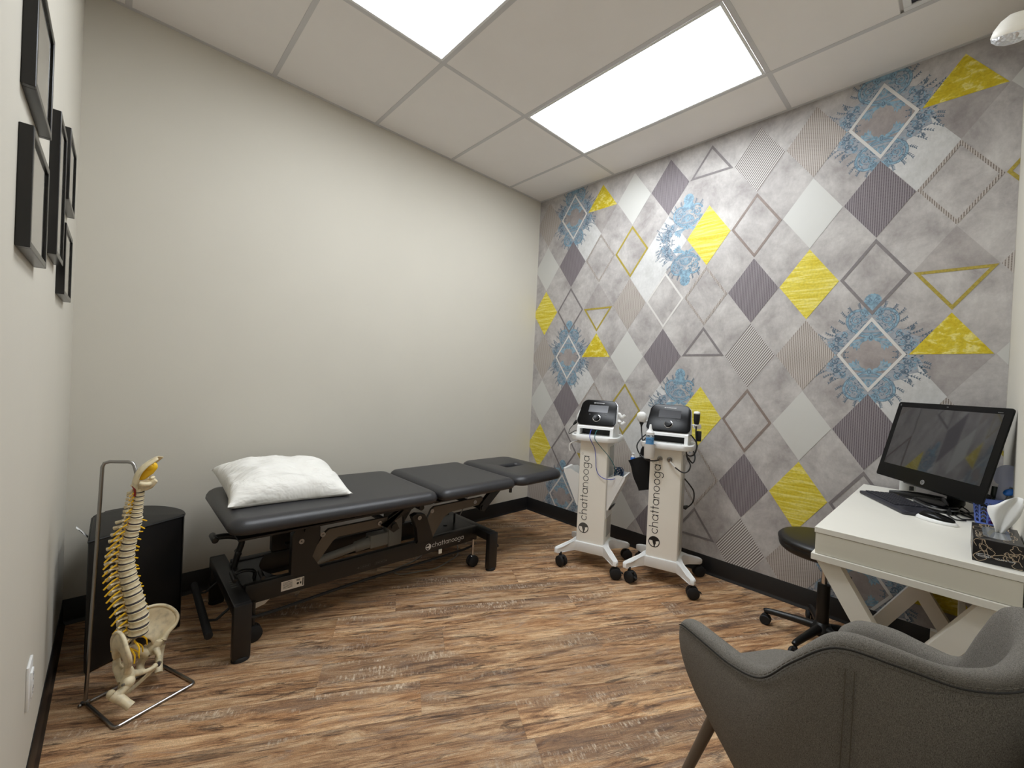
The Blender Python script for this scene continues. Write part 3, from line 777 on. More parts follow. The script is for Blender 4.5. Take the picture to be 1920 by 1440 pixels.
rodp = [wl(v) for v in [(-2.887, -.703, .006), (-2.874, -.703, .50)]+corner((-2.874, -.703, .5), (-2.866, -.703, .857), (-2.784, -.706, .855), .018)+corner((-2.866, -.703, .857), (-2.786, -.735, .855), (-2.775, -.745, .80), .015)+[(-2.775, -.757, .80)]]
MB().tube(rodp, .0056, 12).obj('upright_rod', M['steel'], stand)
mb = MB(); mb.cyl(wl((-2.897, -.698, .008)), wl((-2.876, -.708, .012)), .007, seg=12, bev=.001); mb.ball(wl((-2.900, -.708, .006)), .006)
mb.obj('clamp', M['steel'], stand)

sp = thing('spine_model', 'human spine model with pelvis and yellow nerves hanging from the chrome stand', 'anatomical model', SO, SA)
body = [(-.030, .762), (-.028, .742), (-.032, .694), (-.037, .646), (-.047, .598), (-.056, .551), (-.059, .503), (-.054, .454), (-.043, .404), (-.029, .344), (-.018, .284), (-.019, .232)]
bp_ = [Vector((a, 0, z)) for a, z in body]; bc = catmull(bp_, 12)
cum = [0]
for a, b in zip(bc, bc[1:]): cum.append(cum[-1]+(b-a).length)
def at_s(s):
    for i in range(len(bc)-1):
        if cum[i+1] >= s: f = (s-cum[i])/(cum[i+1]-cum[i]); return bc[i].lerp(bc[i+1], f), (bc[i+1]-bc[i]).normalized()
    return bc[-1], (bc[-1]-bc[-2]).normalized()
tot = cum[-1]
hs = [.014]*7+[.0225]*12+[.0285]*5; sc_ = tot/(sum(hs)); s = 0
for i, h in enumerate(hs):
    h *= sc_; p, tg = at_s(s+h/2); s += h
    dn = -tg; q = Vector((0, 0, 1)).rotation_difference(dn)
    fr = i/23; rb = (.0145+.0155*fr)*(.86 if i < 7 else 1); rl = rb*(1.3 if i < 7 else 1.12)
    hh = h*.40
    mb = MB(); mb.lathe([(0, -hh), (.9, -hh), (1.0, -hh*.85), (.86, 0), (1.0, hh*.85), (.9, hh), (0, hh)], seg=18)
    bmesh.ops.scale(mb.bm, vec=(rb, rl, 1), verts=mb.bm.verts[:])
    cer, lum = i < 7, i > 18
    # arch, spinous process, transverse processes
    pr_ln = .020 if cer else (.030 if not lum else .024); drop = -.006 if cer else (-.016 if not lum else -.003)
    mb.tube([(-rb*.7, rl*.55, 0), (-rb*1.1, rl*.6, 0), (-rb*1.35, 0, -.001), (-rb*1.1, -rl*.6, 0), (-rb*.7, -rl*.55, 0)], .003+.002*fr, 8, smooth=3)
    x0 = -rb*1.25
    mb.tube([(x0, 0, 0), (x0-pr_ln*.6, 0, drop*.6), (x0-pr_ln, 0, drop)], 1, 8, smooth=3, radii=[.0045+.002*fr, .0042+.003*fr, .0055+.003*fr])
    tl = .008+.012*min(1, i/8) if not lum else .022
    for sy in (-1, 1):
        mb.tube([(-rb*1.2, sy*rl*.6, 0), (-rb*1.35, sy*(rl*.6+tl*.6), .002), (-rb*1.5, sy*(rl*.6+tl), .003)], 1, 7, smooth=2, radii=[.003+.0015*fr, .0025+.001*fr, .0035+.0015*fr])
        mb.ball((-rb*1.4, sy*rl*.7, h*.32), (.0035+.002*fr, .003+.002*fr, .005+.003*fr), 8)
    o = mb.obj('vertebra', M['bone'], sp, smooth=60); o.location = p; o.rotation_mode = 'QUATERNION'; o.rotation_quaternion = q
    # disc below
    mb = MB(); mb.lathe([(0, -h*.10), (.93, -h*.10), (1.0, 0), (.93, h*.10), (0, h*.10)], seg=18); bmesh.ops.scale(mb.bm, vec=(rb, rl, 1), verts=mb.bm.verts[:])
    p2, tg2 = at_s(s-.0001); o = mb.obj('disc', M['disc'], sp, smooth=50); o.location = p2; o.rotation_mode = 'QUATERNION'; o.rotation_quaternion = Vector((0, 0, 1)).rotation_difference(-tg2)
    # nerve roots both sides
    for sy in (-1, 1):
        if cer and i in (3, 5): continue
        ln = .4 if cer else 1.0
        n0 = p2+Vector((-rb*.85, sy*rl*.75, 0))
        if sy < 0: n1 = n0+Vector((-.014, -.008, -.010))*ln; n2 = n0+Vector((-.032, -.014, -.028-.006*fr))*ln
        else: n1 = n0+Vector((.012, .028, -.002))*ln; n2 = n0+Vector((.026, .052, -.010-.006*(i % 3)))*ln
        MB().tube([n0, n1, n2], 1, 6, smooth=3, radii=[.0026+.0008*fr, .0025+.0008*fr, .0022+.001*fr]).obj('nerve', M['nerve'], sp)
# spinal cord and vertebral artery
cord = []
for k in range(20):
    p, tg = at_s(tot*k/19*.98); rb = .0145+.0155*k/19; cord.append(p+Vector((-rb*1.05, 0, 0)))
MB().tube([Vector((-.03, 0, .80))]+cord, .0042, 8).obj('spinal_cord', M['nerve'], sp)
for sy in (-1, 1):
    ar = [at_s(tot*f)[0]+Vector((-.010, sy*.013, 0)) for f in (.0, .02, .035, .05)]
    MB().tube([Vector((-.045, sy*.012, .772))]+ar, .0032, 7, smooth=3).obj('artery', M['artery'], sp)
mb = MB(); p, _ = at_s(tot*.235); mb.ball(p+Vector((-.006, -.014, 0)), (.007, .005, .008), 10); mb.obj('artery_branch', M['artery'], sp)
# skull base: a curved occipital shell tilted forwards
rows = []
for i in range(9):
    u = i/8
    cx = -.050+.070*u**1.1; cz = .772+.104*u
    wv = .036*math.sin(PI*(.12+.76*u))**.6+.004
    row = []
    for j in range(11):
        v = -1+2*j/10
        off = -.016*math.sin(PI*u)*(1)+.030*(v*v)*(1-.55*u)
        row.append((cx+off*.9, wv*v, cz-off*.55))
    rows.append(row)
MB().grid(rows).obj('occipital_bone', M['bone'], sp, smooth=60, solid=.006, sub=1)
mb = MB(); mb.tube([(-.045, 0, .785), (-.025, 0, .772), (-.005, 0, .775), (.015, 0, .790)], 1, 10, smooth=3, radii=[.012, .015, .014, .007], flat=1.5)
mb.tube([(-.02, -.03, .785), (0, -.022, .778), (.0, .022, .778), (-.02, .03, .785)], .008, 8, smooth=3)
mb.ball((.006, 0, .797), (.008, .012, .007), 10)
mb.obj('skull_base', M['bone'], sp, smooth=60)
mb = MB(); mb.tube([(-.032, 0, .79), (-.022, 0, .805), (-.010, 0, .822), (.004, 0, .842), (.010, 0, .852)], 1, 10, smooth=3, radii=[.006, .010, .014, .013, .006], flat=1.5)
mb.ball((.0, .012, .838), (.012, .010, .011), 10); mb.ball((.0, -.012, .838), (.012, .010, .011), 10)
mb.obj('brain_stem', M['nerve'], sp, smooth=60)
# sacrum
rows = []
for i in range(8):
    u = i/7; wv = .046*(1-u)**.8+.008
    cx = -.028-.040*math.sin(u*PI*.62); cz = .232-.105*u
    rows.append([(cx-.014*math.cos(a)*(1.1-u*.6)-.006, wv*math.sin(a), cz+.003*math.cos(3*a)) for a in [2*PI*k/16 for k in range(16)]])
MB().grid(rows, closed_v=True, caps=True).obj('sacrum', M['bone'], sp, smooth=60, sub=1)
mb = MB(); mb.tube([(-.066, 0, .128), (-.058, 0, .112), (-.046, 0, .102)], 1, 8, smooth=3, radii=[.009, .006, .003]); mb.obj('coccyx', M['bone'], sp)
for sy in (-1, 1):
    for (a0, z0) in ((-.022, .215), (-.034, .19), (-.044, .168)):
        MB().tube([(a0+.0, sy*.018, z0), (a0+.018, sy*.028, z0-.022), (a0+.020, sy*.034, z0-.05)], 1, 6, smooth=3, radii=[.003, .0028, .0022]).obj('nerve', M['nerve'], sp)
# hip bones
for sy in (-1, 1):
    F = lambda a, l, z: Vector((a if sy > 0 else (a+.062)*.62-.070 if z > .15 else (a+.062)*(.62+.38*min(1, max(0, (.15-z)/.05)))-.070+.006*min(1, max(0, (.15-z)/.05)), sy*l, z))
    outer = [F(-.062, .040, .205), F(-.060, .050, .245), F(-.045, .062, .272), F(-.015, .082, .284), (F(.018, .104, .274)), F(.044, .122, .246), F(.060, .126, .214), F(.058, .116, .186), F(.040, .100, .166), F(.030, .088, .146)]
    inner = [F(-.048, .038, .168), F(-.046, .038, .178), F(-.040, .036, .190), F(-.030, .036, .196), F(-.018, .040, .190), F(-.006, .046, .180), F(.002, .052, .168), F(.004, .056, .158), F(.004, .058, .150), F(.002, .062, .140)]
    rows = []
    for k in range(6):
        t_ = k/5; rows.append([inner[i].lerp(outer[i], t_)+Vector((.0, sy*.016*math.sin(PI*t_), -.010*math.sin(PI*t_))) for i in range(10)])
    mb = MB(); mb.grid(rows); o = mb.obj('iliac_wing', M['bone'], sp, smooth=70, solid=.008, sub=1)
    mb = MB()
    # rim, acetabulum, ischium and pubis
    mb.tube(outer, 1, 10, smooth=4, radii=[.008, .008, .006, .0055, .006, .0065, .007, .006, .008, .012])
    mb.tube([F(-.048, .038, .17), F(-.042, .048, .150), F(-.028, .060, .130), F(-.015, .072, .115)], 1, 12, smooth=4, radii=[.010, .012, .016, .022])
    mb.tube([F(.020, .078, .155), F(.008, .078, .135), F(-.006, .080, .118)], 1, 12, smooth=4, radii=[.014, .020, .024])
    mb.tube([F(.012, .070, .126), F(.030, .048, .112), F(.040, .026, .106), F(.044, .006, .104)], 1, 10, smooth=4, radii=[.013, .008, .007, .009])
    mb.tube([F(-.018, .076, .105), F(-.030, .070, .080), F(-.026, .058, .058), F(-.004, .040, .062), (F(.020, .022, .080)), F(.040, .007, .098)], 1, 10, smooth=4, radii=[.016, .012, .012, .0065, .006, .008])
    mb.obj('hip_bone', M['bone'], sp, smooth=70)
    mb = MB()
    mb.ball(F(.000, .092, .112), .0205, 18)
    if sy < 0:      # nearer femur swung forwards
        mb.tube([F(.000, .095, .110), F(-.012, .108, .098), F(-.026, .118, .088)], 1, 12, smooth=3, radii=[.015, .012, .015])
        mb.ball(F(-.044, .112, .092), (.013, .012, .016), 12)
        mb.tube([F(-.034, .116, .090), F(-.016, .122, .078), F(.004, .128, .062), F(.018, .132, .050)], 1, 14, smooth=4, radii=[.018, .015, .0135, .0145])
    else:
        mb.tube([F(.000, .095, .110), F(.006, .108, .112), F(.010, .118, .108)], 1, 12, smooth=3, radii=[.015, .011, .013])
        mb.ball(F(.012, .120, .126), (.012, .011, .018), 12)
        mb.tube([F(.012, .118, .110), F(.014, .104, .080), F(.022, .078, .055), F(.028, .058, .036)], 1, 14, smooth=4, radii=[.016, .013, .012, .013])
    mb.obj('femur', M['bone'], sp, smooth=70)
    MB().cyl(F(.0, .112, .118), F(.0, .118, .120), .004, seg=10).obj('joint_screw', M['steel'], sp)
MB().ball((.046, 0, .103), (.006, .005, .009), 10).obj('pubic_disc', M['disc'], sp)

# ================================================================ TREATMENT TABLE
TB = thing('treatment_table', 'black motorised treatment table with three grey vinyl cushions along the plain wall', 'treatment table', (-1.76, -.475, 0))
OX, OY = -1.76, -.475
def wob(mb, name, mat, par=TB, off=(OX, OY), **k):
    bmesh.ops.translate(mb.bm, vec=(-off[0], -off[1], 0), verts=mb.bm.verts[:]); return mb.obj(name, mat, par, **k)
ZB, ZT, YN, YF = .508, .574, -.822, -.135
def cushion(x0, x1, rad, hole=None, dz=0, taper=0):
    w, h = x1-x0, YF-YN; cx, cy = (x0+x1)/2, (YN+YF)/2; rows = []
    for ins, z in ((.035, ZB), (.010, ZB+.004), (.0, ZB+.020), (.002, ZB+.036), (.012, ZB+.052), (.030, ZT-.003), (.055, ZT)):
        o = rrect(w-2*ins, h-2*ins, max(.01, rad-ins), 8)
        rows.append([(cx+a, cy+b*(1-taper*max(0, a)/w*2), z+dz) for a, b in o])
    mb = MB()
    if hole:
        hx, hy, hw, hh = hole; n = len(rows[0])
        def hl(s, z):
            out = []
            for p in rows[0]:
                a = math.atan2((p[1]-cy)/h, (p[0]-cx)/w); out.append((hx+hw*s*math.cos(a), hy+hh*s*math.sin(a), z+dz))
            return out
        rows += [hl(1.35, ZT), hl(1.12, ZT-.004), hl(1.0, ZT-.018), hl(1.0, ZB)]
        mb.grid(rows, closed_u=True, closed_v=True)
    else: mb.grid(rows, closed_v=True, caps=True)
    return mb
mb = cushion(-2.500, -1.510, .07)
for v in mb.bm.verts: v.co.z += .022*(-1.51-v.co.x)
wob(mb, 'leg_cushion', M['vinyl'], smooth=60)
wob(cushion(-1.500, -.925, .055), 'back_cushion', M['vinyl'], smooth=60)
wob(cushion(-.915, -.430, .085, (-.665, -.475, .105, .052), 0, .06), 'head_cushion', M['vinyl'], smooth=60)
BS = M['black_steel']
# under-cushion frames
mb = MB()
for y in (-.70, -.25): mb.box((-1.94, y, .492), (.86, .035, .03), .003, 1)
for x in (-2.36, -1.53): mb.box((x, -.475, .492), (.035, .45, .03), .003, 1)
mb.box((-2.0, -.475, .503), (.92, .6, .008)); wob(mb, 'leg_section_frame', BS, smooth=0)
mb = MB()
for y in (-.70, -.25): mb.box((-1.22, y, .490), (.54, .035, .026), .003, 1)
mb.box((-1.22, -.475, .503), (.54, .6, .008)); wob(mb, 'back_section_frame', BS, smooth=0)
mb = MB(); mb.box((-.69, -.475, .503), (.40, .52, .008)).box((-.99, -.475, .490), (.20, .05, .024))
mb.cyl((-.915, -.74, .488), (-.915, -.74, .462), .010, seg=10); wob(mb, 'head_section_frame', BS, smooth=0)
# base: two end frames with legs
for nm, x0, x1 in (('foot_end_frame', -2.468, -2.402), ('head_end_frame', -1.115, -1.048)):
    xm, xw = (x0+x1)/2, x1-x0
    MB().box((xm, -.475, .212), (xw, .60, .055), .005, 2).obj('_', BS) if 0 else None
    wob(MB().box((xm, -.475, .212), (xw, .58, .052), .006, 2), nm, BS, smooth=30)
    for y in (-.765, -.185):
        mb = MB(); mb.box((xm, y, .124), (xw, .040, .226), .006, 2); wob(mb, 'leg', BS, smooth=30)
        mb = MB(); mb.lathe([(0, 0), (.034, 0), (.034, .008), (.028, .016), (0, .016)], c=(xm, y, 0), seg=20, sc=(1, .8)); wob(mb, 'foot_pad', M['rubber'])
# long rails with covers
for y in (-.635, -.315):
    wob(MB().box((-1.758, y, .208), (1.29, .035, .088), .004, 2), 'side_rail', BS, smooth=30)
for y in (-.70,):
    wob(MB().tube([(-2.40, y+.04, .15), (-2.36, y+.03, .112), (-1.9, y+.07, .108), (-1.2, y+.07, .112), (-1.13, y+.06, .15)], .0075, 8, smooth=4), 'foot_control_bar', BS)
# deck plates
mb = MB(); poly = [(-2.41, -.62), (-2.41, -.33), (-2.26, -.33)]+[(-2.26+.05*math.sin(PI*k/8)*-1, -.33-.29*k/8) for k in range(1, 8)]+[(-2.26, -.62)]
mb.prism(poly, .238, .244); wob(mb, 'deck_plate', BS, smooth=0)
mb = MB(); mb.prism([(-1.42, -.62), (-1.11, -.62), (-1.11, -.33), (-1.42, -.33)], .238, .244)
mb.cyl((-1.175, -.48, .24), (-1.175, -.48, .30), .007, seg=10); mb.cyl((-1.26, -.5, .244), (-1.26, -.5, .248), .012, seg=12)
wob(mb, 'deck_plate', BS, smooth=0)
# lifting brackets (front and rear pair)
XZ = ((0, 0, 0), (1, 0, 0), (0, 0, 1), (0, 1, 0))
def xzprism(mb, poly, y0, y1, bev=0): return mb.prism(poly, y0, y1, XZ, bev)
for (ya, yb) in ((-.665, -.625), (-.325, -.285)):
    mb = MB(); xzprism(mb, [(-2.225, .44), (-2.225, .255), (-2.215, .246), (-2.085, .246), (-2.095, .255), (-2.135, .32), (-2.10, .40), (-2.10, .455), (-2.14, .48), (-2.20, .48)], ya, yb, .002)
    wob(mb, 'lift_bracket', BS, smooth=0)
    mb = MB(); xzprism(mb, [(-1.600, .41), (-1.57, .42), (-1.52, .41), (-1.50, .38), (-1.455, .258), (-1.46, .246), (-1.565, .246), (-1.555, .258), (-1.568, .34)], ya, yb, .002)
    wob(mb, 'lift_bracket', BS, smooth=0)
    mb = MB(); xzprism(mb, [(-2.145, .315), (-2.075, .415), (-2.055, .432), (-1.70, .432), (-1.70, .385), (-2.01, .385), (-2.035, .37), (-2.105, .275), (-2.135, .25), (-2.16, .27)], ya+.012, yb-.008, .0015)
    wob(mb, 'lift_arm', M['taupe'], smooth=0)
    mb = MB(); xzprism(mb, [(-1.525, .315), (-1.465, .425), (-1.445, .437), (-1.08, .437), (-1.08, .39), (-1.335, .385), (-1.38, .36), (-1.455, .25), (-1.50, .265)], ya+.012, yb-.008, .0015)
    wob(mb, 'lift_arm', M['taupe'], smooth=0)
    mb = MB(); xzprism(mb, [(-1.79, .40), (-1.73, .40), (-1.57, .47), (-1.54, .485), (-1.62, .49), (-1.745, .43), (-1.755, .38), (-1.715, .345), (-1.68, .36), (-1.70, .40)], ya-.004, yb-.016, .001)
    wob(mb, 'rocker_arm', BS, smooth=0)
    mb = MB(); xzprism(mb, [(-1.105, .355), (-1.075, .345), (-.925, .475), (-.925, .49), (-1.0, .49), (-1.115, .385)], ya-.004, yb-.016, .001)
    wob(mb, 'head_strut', BS, smooth=0)
for (x, z, y) in ((-2.185, .405, -.667), (-2.085, .412, -.655), (-1.79, .408, -.655), (-1.715, .38, -.672), (-1.555, .395, -.668), (-1.465, .415, -.656), (-1.145, .415, -.656), (-1.085, .37, -.672)):
    mb = MB(); mb.lathe([(0, 0), (.004, 0), (.0042, .0015), (.0085, .0015), (.0095, .003), (.012, .003), (.012, 0)], c=(x, y, z), axis=(0, -1, 0), seg=18)
    wob(mb, 'pivot_cap', M['silver'], smooth=40)
mb = MB()
for (x, z) in ((-2.16, .455), (-1.55, .455), (-1.715, .38), (-1.09, .372)): mb.cyl((x, -.68, z), (x, -.27, z), .016, seg=14)
wob(mb, 'cross_shafts', BS, smooth=40)
mb = MB(); mb.box((-1.93, -.5, .335), (.44, .05, .012)).box((-1.93, -.40, .305), (.50, .04, .012)); wob(mb, 'cross_strips', BS, smooth=0)
# lift motor and actuator
mb = MB(); mb.box((-1.62, -.475, .30), (.085, .085, .20), .01, 2); wob(mb, 'lift_motor', M['grey'], smooth=30)
mb = MB(); mb.box((-1.715, -.475, .252), (.11, .07, .075), .008, 2); mb.tube([(-1.76, -.475, .245), (-1.84, -.475, .235), (-1.85, -.475, .234), (-2.12, -.475, .200)], 1, 14, radii=[.034, .030, .021, .021]); wob(mb, 'actuator', M['grey'], smooth=40)
mb = MB(); xzprism(mb, [(-1.71, .472), (-1.59, .472), (-1.60, .44), (-1.65, .41)], -.52, -.43); wob(mb, 'motor_bracket', M['silver'], smooth=0)
# foot levers
def lever(pts, name='crank_lever'):
    mb = MB(); mb.tube(pts, .019, 10, smooth=4, flat=.7); mb.cyl(Vector(pts[0])+Vector((0, -.045, 0)), Vector(pts[0])+Vector((0, .045, 0)), .014, seg=12, bev=.003)
    mb.cyl(Vector(pts[-2])+Vector((0, -.03, .004)), Vector(pts[-2])+Vector((0, .03, .004)), .011, seg=12, bev=.003)
    wob(mb, name, BS, smooth=50)
lever([(-2.485, -.38, .402), (-2.43, -.38, .400), (-2.372, -.38, .370), (-2.385, -.38, .305), (-2.40, -.38, .24)])
mb = MB(); mb.tube([(-2.44, -.56, .275), (-2.40, -.56, .288), (-2.355, -.56, .275), (-2.352, -.56, .24), (-2.37, -.56, .17)], .013, 10, smooth=4, flat=.6)
mb.cyl((-2.445, -.66, .290), (-2.445, -.58, .300), .010, seg=12, bev=.003); mb.cyl((-2.335, -.65, .268), (-2.335, -.58, .275), .010, seg=12, bev=.003)
wob(mb, 'crank_lever', BS, smooth=50)
mb = MB(); mb.cyl((-2.525, -.15, .105), (-2.535, -.69, .100), .0155, seg=16, bev=.003); wob(mb, 'foot_bar', M['rubber'], smooth=40)
for y in (-.24, -.55): wob(MB().tube([(-2.53, y, .10), (-2.49, y, .09), (-2.42, y+.02, .13)], .006, 8), 'foot_bar_rod', BS)
mb = MB(); xzprism(mb, [(-2.372, .125), (-2.305, .137), (-2.285, .125), (-2.305, .108), (-2.345, .098), (-2.375, .105)], -.57, -.54, .001); wob(mb, 'cream_connector', M['ivory'], smooth=0)
# casters
for (x, y) in ((-1.145, -.655), (-2.37, -.655), (-1.145, -.295), (-2.37, -.295)):
    mb = MB()
    for s in (-1, 1): mb.lathe([(0, -.009), (.030, -.009), (.036, -.005), (.036, .005), (.030, .009), (0, .009)], c=(x, y+s*.014, .036), axis=(0, 1, 0), seg=24)
    w_ = wob(mb, 'caster', M['rubber'], smooth=40)
    mb = MB(); mb.cyl((x, y, .05), (x, y, .175), .008, seg=12); mb.box((x, y, .06), (.03, .012, .02), .002, 1)
    bmesh.ops.translate(mb.bm, vec=(-OX, -OY, 0), verts=mb.bm.verts[:]); mb.obj('caster_stem', M['chrome'] if x > -2 else M['black_steel'], w_, smooth=40)
mb = MB(); mb.cyl((-1.05, -.765, .14), (-1.028, -.765, .14), .010, seg=14, bev=.002); wob(mb, 'release_knob', M['black'])
# printed logo and rating label on the near rail
fr = ((-1.452, -.6527, .181), (1, 0, .0), (0, 0, 1), (0, -1, 0))
mb = MB(); mb.nr = 1
brand_logo(mb, .019, ((-1.478, -.6527, .203), (1, 0, 0), (0, 0, 1), (0, -1, 0)), 0, 1)
lettering(mb, 'chattanooga', .0195, ((-1.452, -.6527, .194), (1, 0, 0), (0, 0, 1), (0, -1, 0)), wt=.15)
wob(mb, 'printed_logo', [M['ink_white'], M['ink']], smooth=0)
mb = MB(); mb.box((-2.212, -.6535, .206), (.098, .001, .044)); lb = wob(mb, 'rating_label', simple('label_white', (222, 216, 208), .5, var=.01), smooth=0)
mb = MB()
rd = random.Random(5)
for k in range(6): mb.box((-2.235+rd.uniform(-.002, .002), -.6543, .222-k*.0055), (.040, .0004, .0016))
for k in range(9): mb.box((-2.196+k*.0018, -.6543, .219), (.0009, .0004, .008))
mb.box((-2.168, -.6543, .206), (.004, .0004, .036)); mb.cyl((-2.19, -.6540, .203), (-2.19, -.6545, .203), .0055, seg=14); mb.box((-2.178, -.6543, .203), (.006, .0004, .010))
bmesh.ops.translate(mb.bm, vec=(-OX, -OY, 0), verts=mb.bm.verts[:]); mb.obj('label_print', M['ink'], lb, smooth=0)
mb = MB()
for k, x in enumerate((-1.86, -1.78)):
    for dz in (-.008, .008): mb.box((x, -.6532, .194+dz), (.055, .0006, .001))
    for dx in (-.027, .027): mb.box((x+dx, -.6532, .194), (.001, .0006, .016))
    for q in range(5): mb.box((x-.018+q*.009, -.6532, .194), (.005, .0006, .006))
mb.face([(-1.905, -.6536, .194), (-1.893, -.6536, .199), (-1.893, -.6536, .189)]); mb.face([(-1.735, -.6536, .194), (-1.747, -.6536, .199), (-1.747, -.6536, .189)])
wob(mb, 'rail_marking', M['ink_grey'], smooth=0)
mb = MB()
for z0, z1 in ((0, .002),):
    for k in range(4): mb.box((-2.435, -.60+k*.022, .2386), (.024-.003*(k % 2), .012, .0006))
wob(mb, 'frame_marking', M['ink_grey'], smooth=0)
mb = MB(); mb.box((-1.395, -.655, .157), (.022, .006, .026), .001, 1); wob(mb, 'cable_clip', M['ivory'], smooth=0)
# power cable of the table
cb = tag(MB().tube([(-1.04, -.30, .2), (-1.02, -.30, .05), (-1.05, -.36, .006), (-1.132, -.47, .004), (-1.262, -.524, .004), (-1.364, -.548, .004), (-1.455, -.525, .004), (-1.549, -.495, .004), (-1.578, -.450, .004), (-1.547, -.405, .004), (-1.40, -.37, .004), (-1.3, -.30, .004), (-1.25, -.12, .004), (-.95, -.05, .004)], .0038, 8, smooth=6).obj('power_cable', M['cable_grey']), 'grey power cable looping on the floor under the treatment table', 'cable')
cb2 = tag(MB().tube([(-.96, -.36, .43), (-.93, -.30, .36), (-.92, -.26, .28), (-.95, -.22, .16), (-1.0, -.16, .05), (-1.0, -.1, .006), (-1.1, -.06, .005)], .004, 8, smooth=6).obj('hand_control_cable', M['cable_grey']), 'grey cable hanging below the head end of the treatment table', 'cable')

# ================================================================ PILLOW
def pillow():
    FLc, FRc, BRc, BLc = Vector((-2.480, -.645, .612)), Vector((-1.950, -.672, .598)), Vector((-1.905, -.160, .640)), Vector((-2.478, -.160, .684))
    N = 44; top, bot = [], []
    for i in range(N+1):
        rt_, rb_ = [], []
        for j in range(N+1):
            u, v = 2*i/N-1, 2*j/N-1
            b = (FLc*(1-u)*(1-v)+FRc*(1+u)*(1-v)+BRc*(1+u)*(1+v)+BLc*(1-u)*(1+v))/4
            cen = Vector((-2.205, -.405, b.z))
            e = (1-abs(u)**2.2)*abs(v)**6+(1-abs(v)**2.2)*abs(u)**6
            b = b+(cen-b)*.10*e
            f = (max(0, 1-abs(u)**2.4))**.5*(max(0, 1-abs(v)**2.4))**.5
            w = mnoise.noise(Vector((u*3.1+4, v*2.2, 0)))*.012+(.5-abs(mnoise.noise(Vector(((u+v*.5)*4.5, (v-u)*1.6, 3)))))*.012*(.3+abs(u)+abs(v)*.6)
            rg = .005*math.sin(9*(u*.7+v)+3*mnoise.noise(Vector((u*2, v*2, 8))))*abs(u)*abs(v)
            t_ = b+Vector((0, 0, f*(.108+w*1.7)+rg*(1 if f > .02 else 0)))
            q_ = Vector((b.x, b.y, max(.5775+.022*(-1.51-b.x), b.z-f*.11)))
            if i in (0, N) or j in (0, N): q_ = t_
            rt_.append(t_); rb_.append(q_)
        top.append(rt_); bot.append(rb_)
    mb = MB(); mb.grid(top); mb.grid(bot)
    bmesh.ops.remove_doubles(mb.bm, verts=mb.bm.verts[:], dist=.0004)
    return mb
m, nt, b = newmat('white_paper_pillow_cover')
b.inputs['Base Color'].default_value = (*s2l((240, 238, 232)), 1); b.inputs['Roughness'].default_value = .8; b.inputs['Specular IOR Level'].default_value = .2
n = nd(nt, 'ShaderNodeTexNoise', i_Scale=3.0, i_Detail=4.0, i_Roughness=.5, i_Distortion=1.5); nt.links.new(mapped(nt, (1, 2.6, 1), (0, 0, .6)), n.inputs['Vector'])
bp = nd(nt, 'ShaderNodeBump', i_Strength=1.0, i_Distance=.035); nt.links.new(n.outputs['Fac'], bp.inputs['Height']); nt.links.new(bp.outputs[0], b.inputs['Normal'])
pil = pillow().obj('pillow', m, smooth=80)
tag(pil, 'white pillow in a creased paper cover lying on the foot end of the treatment table', 'pillow')

